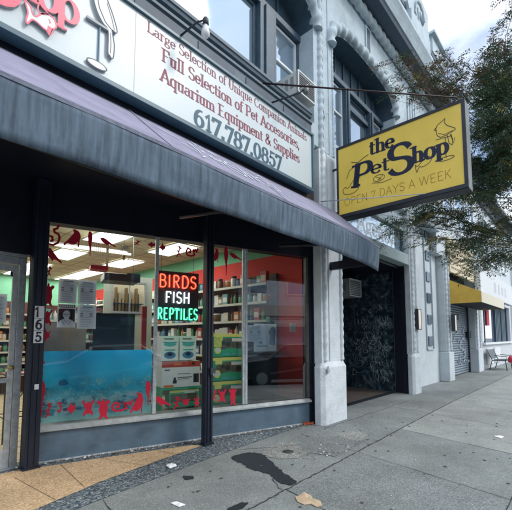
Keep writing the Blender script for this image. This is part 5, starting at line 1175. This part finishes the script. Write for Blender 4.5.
# ------------------------------------------------------------------ tree
t = thing('street_tree', 'feathery leaved street tree with ochre tinged foliage spreading over the sidewalk', 'tree', (12.5, .15, 0))
TO = Vector((12.5, .15, 0))
CL = [(7.6, 2.85, 7.3, .5), (7.9, 2.7, 7.0, .6), (8, 2.6, 7.6, .5), (9, 2.28, 7.9, .7), (8.5, 2.48, 7.42, .8), (8.6, 2.2, 7.15, .7), (9, 1.86, 7.86, .9), (9.2, 2.0, 7.3, .7), (9, 1.27, 7.78, .8), (9, .99, 7.9, .6), (9, 1.48, 7.3, .9), (9, 1.04, 6.96, 1.6), (9.5, 2.1, 7.64, .5), (8, 1.18, 6.08, 1.7), (8, .96, 5.58, 2.), (8, 1.28, 5.51, 1.6), (8, 1.06, 5.03, 1.9), (8.5, 1.4, 5.02, 1.8), (8.5, 1.07, 4.71, 2.), (8.5, 1.33, 4.47, 1.9), (8, 2.14, 4.44, .9), (8, 2.34, 4.28, 1.), (8, 2.55, 4.11, .8), (8, 2.97, 4.25, .4), (8, 3.2, 3.84, .7), (8, 3.0, 4.0, .7), (8.5, 2.09, 4.13, 1.1), (9, 1.92, 3.99, 1.), (8.5, 2.31, 3.62, .9), (9, 2.15, 3.34, .5), (9, 1.74, 3.62, 1.2), (9, 1.48, 3.24, .9), (9, 1.2, 3.41, 1.1), (9, 1.67, 3.05, .8), (9, 1.31, 3.0, .6), (8.5, 1.7, 4.36, 1.4),
      (9.5, .9, 6.2, 2.2), (10, 1.1, 5.6, 1.8), (10, 1.0, 6.6, 1.6), (9.2, .9, 5.2, 1.8), (9.6, 1.5, 6.5, 1.0), (9.6, 1.2, 4.2, 1.5), (10, 1.7, 4.0, 1.2), (8.6, 1.2, 6.5, 1.4), (10.5, -.3, 6.2, 1.5), (11, -.8, 5.8, 1.5), (9.5, -.4, 6.5, 1.2), (12.5, .2, 7.4, 1.4), (14, .6, 6.6, 1.3), (12.5, 1.8, 7.0, .9), (8.2, .7, 6.9, 1.2), (14, -.8, 5.8, 1.2)]
b = B(); b.tube([(0, 0, 0), (.04, .02, .8), (-.05, .05, 1.9), (-.15, .12, 2.9)], [.20, .15, .13, .12], 12); b.build('trunk', BARK, t)
hubs = [Vector((-.15, .12, 2.9)), Vector((-1.2, .7, 3.7)), Vector((-1.5, .7, 4.8)), Vector((-1.4, .8, 6.1)), Vector((0, .2, 5.0)), Vector((.3, .1, 6.2)), Vector((-.8, -.5, 4.6))]
b = B(); par = [None, 0, 0, 2, 0, 4, 0]; rad = [.12, .07, .09, .06, .09, .05, .07]
for i, h_ in enumerate(hubs):
    if i: p = hubs[par[i]]; mid = (p+h_)/2 + Vector((.06, -.05, .1)); b.tube([p, mid, h_], [rad[par[i]]*.8, (rad[i]+rad[par[i]]*.8)/2, rad[i]], 8)
b.build('limb', BARK, t)
rr = random.Random(12); tw = B(); lv = B(); lv.keep = 1
def bez(p, q, k=8, lift=.25):
    m = (p+q)/2 + Vector((rr.uniform(-.15, .15), rr.uniform(-.15, .15), lift)); return [p*(1-s_)**2 + m*2*s_*(1-s_) + q*s_**2 for s_ in [i/k for i in range(k+1)]]
def spray(o, d, l, mi):
    d = d.normalized(); side = d.cross(Vector((0, 0, 1))); side = side.normalized() if side.length > .1 else Vector((1, 0, 0))
    n = 7; droop = rr.uniform(.1, .5)
    up = side.cross(d).normalized(); tilt = rr.uniform(-.9, .9); side = side*math.cos(tilt) + up*math.sin(tilt)
    pv = o.copy()
    for i in range(n):
        s_ = (i+1)/n; p = o + d*l*s_ + Vector((0, 0, -droop*l*s_*s_))
        tw.mi = 0
        for sg in (-1, 1):
            L1 = l*.33*(1-.5*abs(s_-.5))*rr.uniform(.6, 1.3); dd = (side*sg*.85 + d*.55 + Vector((rr.uniform(-.35, .35), rr.uniform(-.35, .35), rr.uniform(-.35, .35)))).normalized(); w_ = dd.cross(up).normalized()*L1*.34
            w2 = d*L1*.17
            a0 = p + dd*L1*.06; a1 = p + dd*L1*.5 + w2; a2 = p + dd*L1 + Vector((0, 0, -L1*.15)); a3 = p + dd*L1*.5 - w2
            lv.mi = mi if rr.random() > .06 else rr.choice((0, 1, 2)); lv.face([a0, a1, a2, a3])
for (x, y, z, dn) in CL:
    c = Vector((x, y, z)) - TO; h_ = min(hubs[1:], key=lambda q: (q-c).length + (1.0 if q.z > c.z+.5 else 0))
    pts = bez(h_, c, 10, .15 + rr.uniform(-.35, .35)); tw.tube(pts, [.012*(1-.8*i/10)+.003 for i in range(11)], 5)
    far = y > 2.0 or z > 7.0
    ns = int((150 if y < 1.5 and z > 4.4 else 100)*dn)
    for k in range(max(3, int(5*dn)+3)):
        a_ = Vector((rr.gauss(0, .45), rr.gauss(0, .26), rr.gauss(0, .13))); tp = bez(pts[rr.randint(6, 10)], c + a_, 6, .05); tw.tube(tp, [.0045*(1-.7*i/6)+.001 for i in range(7)], 4)
        for _ in range(int(ns/(5*dn+3))+1):
            o_ = tp[rr.randint(2, 6)]; mi = 0
            q = rr.random()
            if far and z > 6.5: mi = 2 if q < .45 else (1 if q < .65 else 0)
            elif z > 6.6: mi = 2 if q < .14 else (1 if q < .2 else 0)
            elif z < 4.5: mi = 1 if q < (.5 if int(x*10+y*10) % 3 == 0 else .12) else 0
            else: mi = 1 if q < .10 else 0
            spray(o_ + Vector((rr.gauss(0, .05), rr.gauss(0, .05), rr.gauss(0, .03))), Vector((rr.gauss(-.3, .8), rr.gauss(.1, .8), rr.gauss(0, .22))), rr.uniform(.14, .30), mi)
tw.build('twigs', BARK, t)
cr = lv.build('crown', [LEAFG, LEAFY, LEAFR], t)

# ------------------------------------------------------------------ the other side of the street (seen in the glass)
def brick_block(x0, x1, h, seed, label, m):
    t = thing('brick_building', label, 'building', (x0, -13.6, 0)); L_ = x1-x0
    B().box(0, L_, -10, 0, 0, h).build('wall', m, t)
    B().box(-.1, L_+.1, 0.001, .35, h-.5, h).build('cornice', WHITE2, t)
    for fl_ in range(int((h-4)//3)):
        for i in range(int(L_//2.6)):
            xx = .8+i*2.6; w_ = B().box(xx-.1, xx+1.2, .001, .06, 4.4+fl_*3-.1, 6.2+fl_*3).build('window', WFRAME, t); B().box(xx, xx+1.1, .061, .07, 4.4+fl_*3, 6.1+fl_*3).build('pane', SKYG, w_)
    B().box(.3, L_-.3, .001, .05, .4, 2.7).build('shop_window', SKYG, t); B().box(.2, L_-.2, .051, .2, 2.9, 3.6).build('fascia', mat('fascia_%d' % seed, [(.35, .05, .05), (.08, .12, .2), (.5, .5, .45)][seed % 3], .5), t)
brick_block(-14, -3, 7.5, 0, 'red brick shop building across the street, first of the row', BRICK)
brick_block(-2.9, 7, 9.5, 1, 'taller brown brick building across the street', mat('brown_brick', (.20, .12, .09), .8, var=.3, vscale=12))
brick_block(7.1, 19, 7.2, 2, 'pale stone building across the street', WHITE2)
def car(x, y, label, col, name='parked_car'):
    t = thing(name, label, 'car', (x, y, -.13), 0, 'cars parked along the kerb')
    prof = [(-2.2, .28), (-2.25, .6), (-2.15, .82), (-1.2, .95), (-.55, 1.38), (.75, 1.42), (1.45, 1.02), (2.15, .92), (2.25, .62), (2.2, .28)]
    b = B(); secs = []
    for w_, k in ((-.86, .0), (-.80, 1), (.80, 1), (.86, 0)):
        secs.append([b.bm.verts.new((px, w_ if pz < 1 else w_*.78, pz if k else min(pz, pz*.97))) for px, pz in prof])
    for A_, B_ in zip(secs, secs[1:]):
        for i in range(len(prof)): b.bm.faces.new((A_[i], A_[(i+1) % len(prof)], B_[(i+1) % len(prof)], B_[i]))
    b.bm.faces.new(secs[0]); b.bm.faces.new(secs[-1][::-1]); b.build('body', mat('car_'+name+str(x), col, .25, .5, spec=.8), t, bevel=.05)
    for sy in (-1, 1):
        b = B(); v = [(-1.05, .97), (-.52, 1.32), (.68, 1.35), (1.2, 1.03)]
        b.face([(px, sy*(.868 if pz < 1.1 else .70), pz) for px, pz in v]); b.build('side_window', SKYG, t)
        for px in (-1.4, 1.4):
            M = Matrix.Translation((px, sy*.78, .32)) @ Matrix.Rotation(PI/2, 4, 'X')
            b = B(); n = 20; rg_ = [[b.bm.verts.new(M @ Vector((r_*math.cos(2*PI*k/n), r_*math.sin(2*PI*k/n), z_))) for k in range(n)] for r_, z_ in ((.32, -.1), (.32, .1))]
            for k in range(n): b.bm.faces.new((rg_[0][k], rg_[0][(k+1) % n], rg_[1][(k+1) % n], rg_[1][k]))
            b.bm.faces.new(rg_[0][::-1]); b.bm.faces.new(rg_[1]); w_ = b.build('wheel', mat('tyre', (.02, .02, .02), .8), t)
            b = B(); b.prism([(px+.19*math.cos(i*PI/8), .32+.19*math.sin(i*PI/8)) for i in range(16)], sy*.885, sy*.89); b.build('rim', ALU, w_)
    for sy in (-.55, .55):
        B().box(2.18, 2.27, sy-.2, sy+.2, .62, .76).build('headlight', WFRAME, t); B().box(-2.28, -2.2, sy-.2, sy+.2, .66, .8).build('tail_light', CR, t)
car(1.3, -2.35, 'silver saloon car parked at the kerb opposite the shop window', (.42, .46, .50))
car(7.2, -2.35, 'dark saloon car parked at the kerb ahead of the silver one', (.03, .035, .045))
car(-4.2, -2.35, 'blue grey car parked at the kerb behind the silver one', (.12, .16, .22))

# ------------------------------------------------------------------ sky, sun, camera
w = bpy.data.worlds.new('World'); S.world = w; w.use_nodes = True; N = w.node_tree.nodes; L = w.node_tree.links
bg = N['Background']; sky = N.new('ShaderNodeTexSky'); sky.sky_type = 'NISHITA'; sky.sun_disc = False
SE, SR = R(42), R(150)
sky.sun_elevation = SE; sky.sun_rotation = SR; sky.dust_density = 1.5; sky.ozone_density = 2.
tc = N.new('ShaderNodeTexCoord'); mp = N.new('ShaderNodeMapping'); mp.inputs['Scale'].default_value = (1, 1, 2.2); L.new(tc.outputs['Generated'], mp.inputs[0])
no = N.new('ShaderNodeTexNoise'); no.inputs['Scale'].default_value = 1.7; no.inputs['Detail'].default_value = 7; no.inputs['Roughness'].default_value = .52; L.new(mp.outputs[0], no.inputs['Vector'])
mr = N.new('ShaderNodeMapRange'); mr.inputs[1].default_value = .36; mr.inputs[2].default_value = .56; L.new(no.outputs[0], mr.inputs[0])
mx = N.new('ShaderNodeMix'); mx.data_type = 'RGBA'; L.new(mr.outputs[0], mx.inputs[0]); L.new(sky.outputs[0], mx.inputs[6]); mx.inputs[7].default_value = (9.6, 10.2, 10.9, 1)
L.new(mx.outputs[2], bg.inputs[0]); bg.inputs[1].default_value = .13
sl = bpy.data.lights.new('sun', 'SUN'); sl.energy = 1.0; sl.angle = R(14); sl.color = (1, .96, .9); so = bpy.data.objects.new('sun', sl); C.objects.link(so)
# sky azimuth: Blender's sun_rotation turns from +Y clockwise
d = Vector((math.sin(SR)*math.cos(SE), math.cos(SR)*math.cos(SE), math.sin(SE)))
so.rotation_euler = (-d).to_track_quat('-Z', 'Y').to_euler()
cam = bpy.data.cameras.new('camera'); co = bpy.data.objects.new('camera', cam); C.objects.link(co); S.camera = co
cam.sensor_fit = 'HORIZONTAL'; cam.sensor_width = 36; cam.lens = 36*364/512; cam.shift_y = 52/512; cam.clip_end = 1000; cam.clip_start = .05
co.location = (0, 0, 1.5); co.rotation_euler = (R(90) + math.atan(30/364), 0, math.atan(333/364) - R(90))
S.view_settings.view_transform = 'Standard'; S.view_settings.look = 'None'; S.view_settings.exposure = .58; S.view_settings.gamma = 1
S.render.engine = 'CYCLES'; S.cycles.max_bounces = 8; S.cycles.transparent_max_bounces = 12
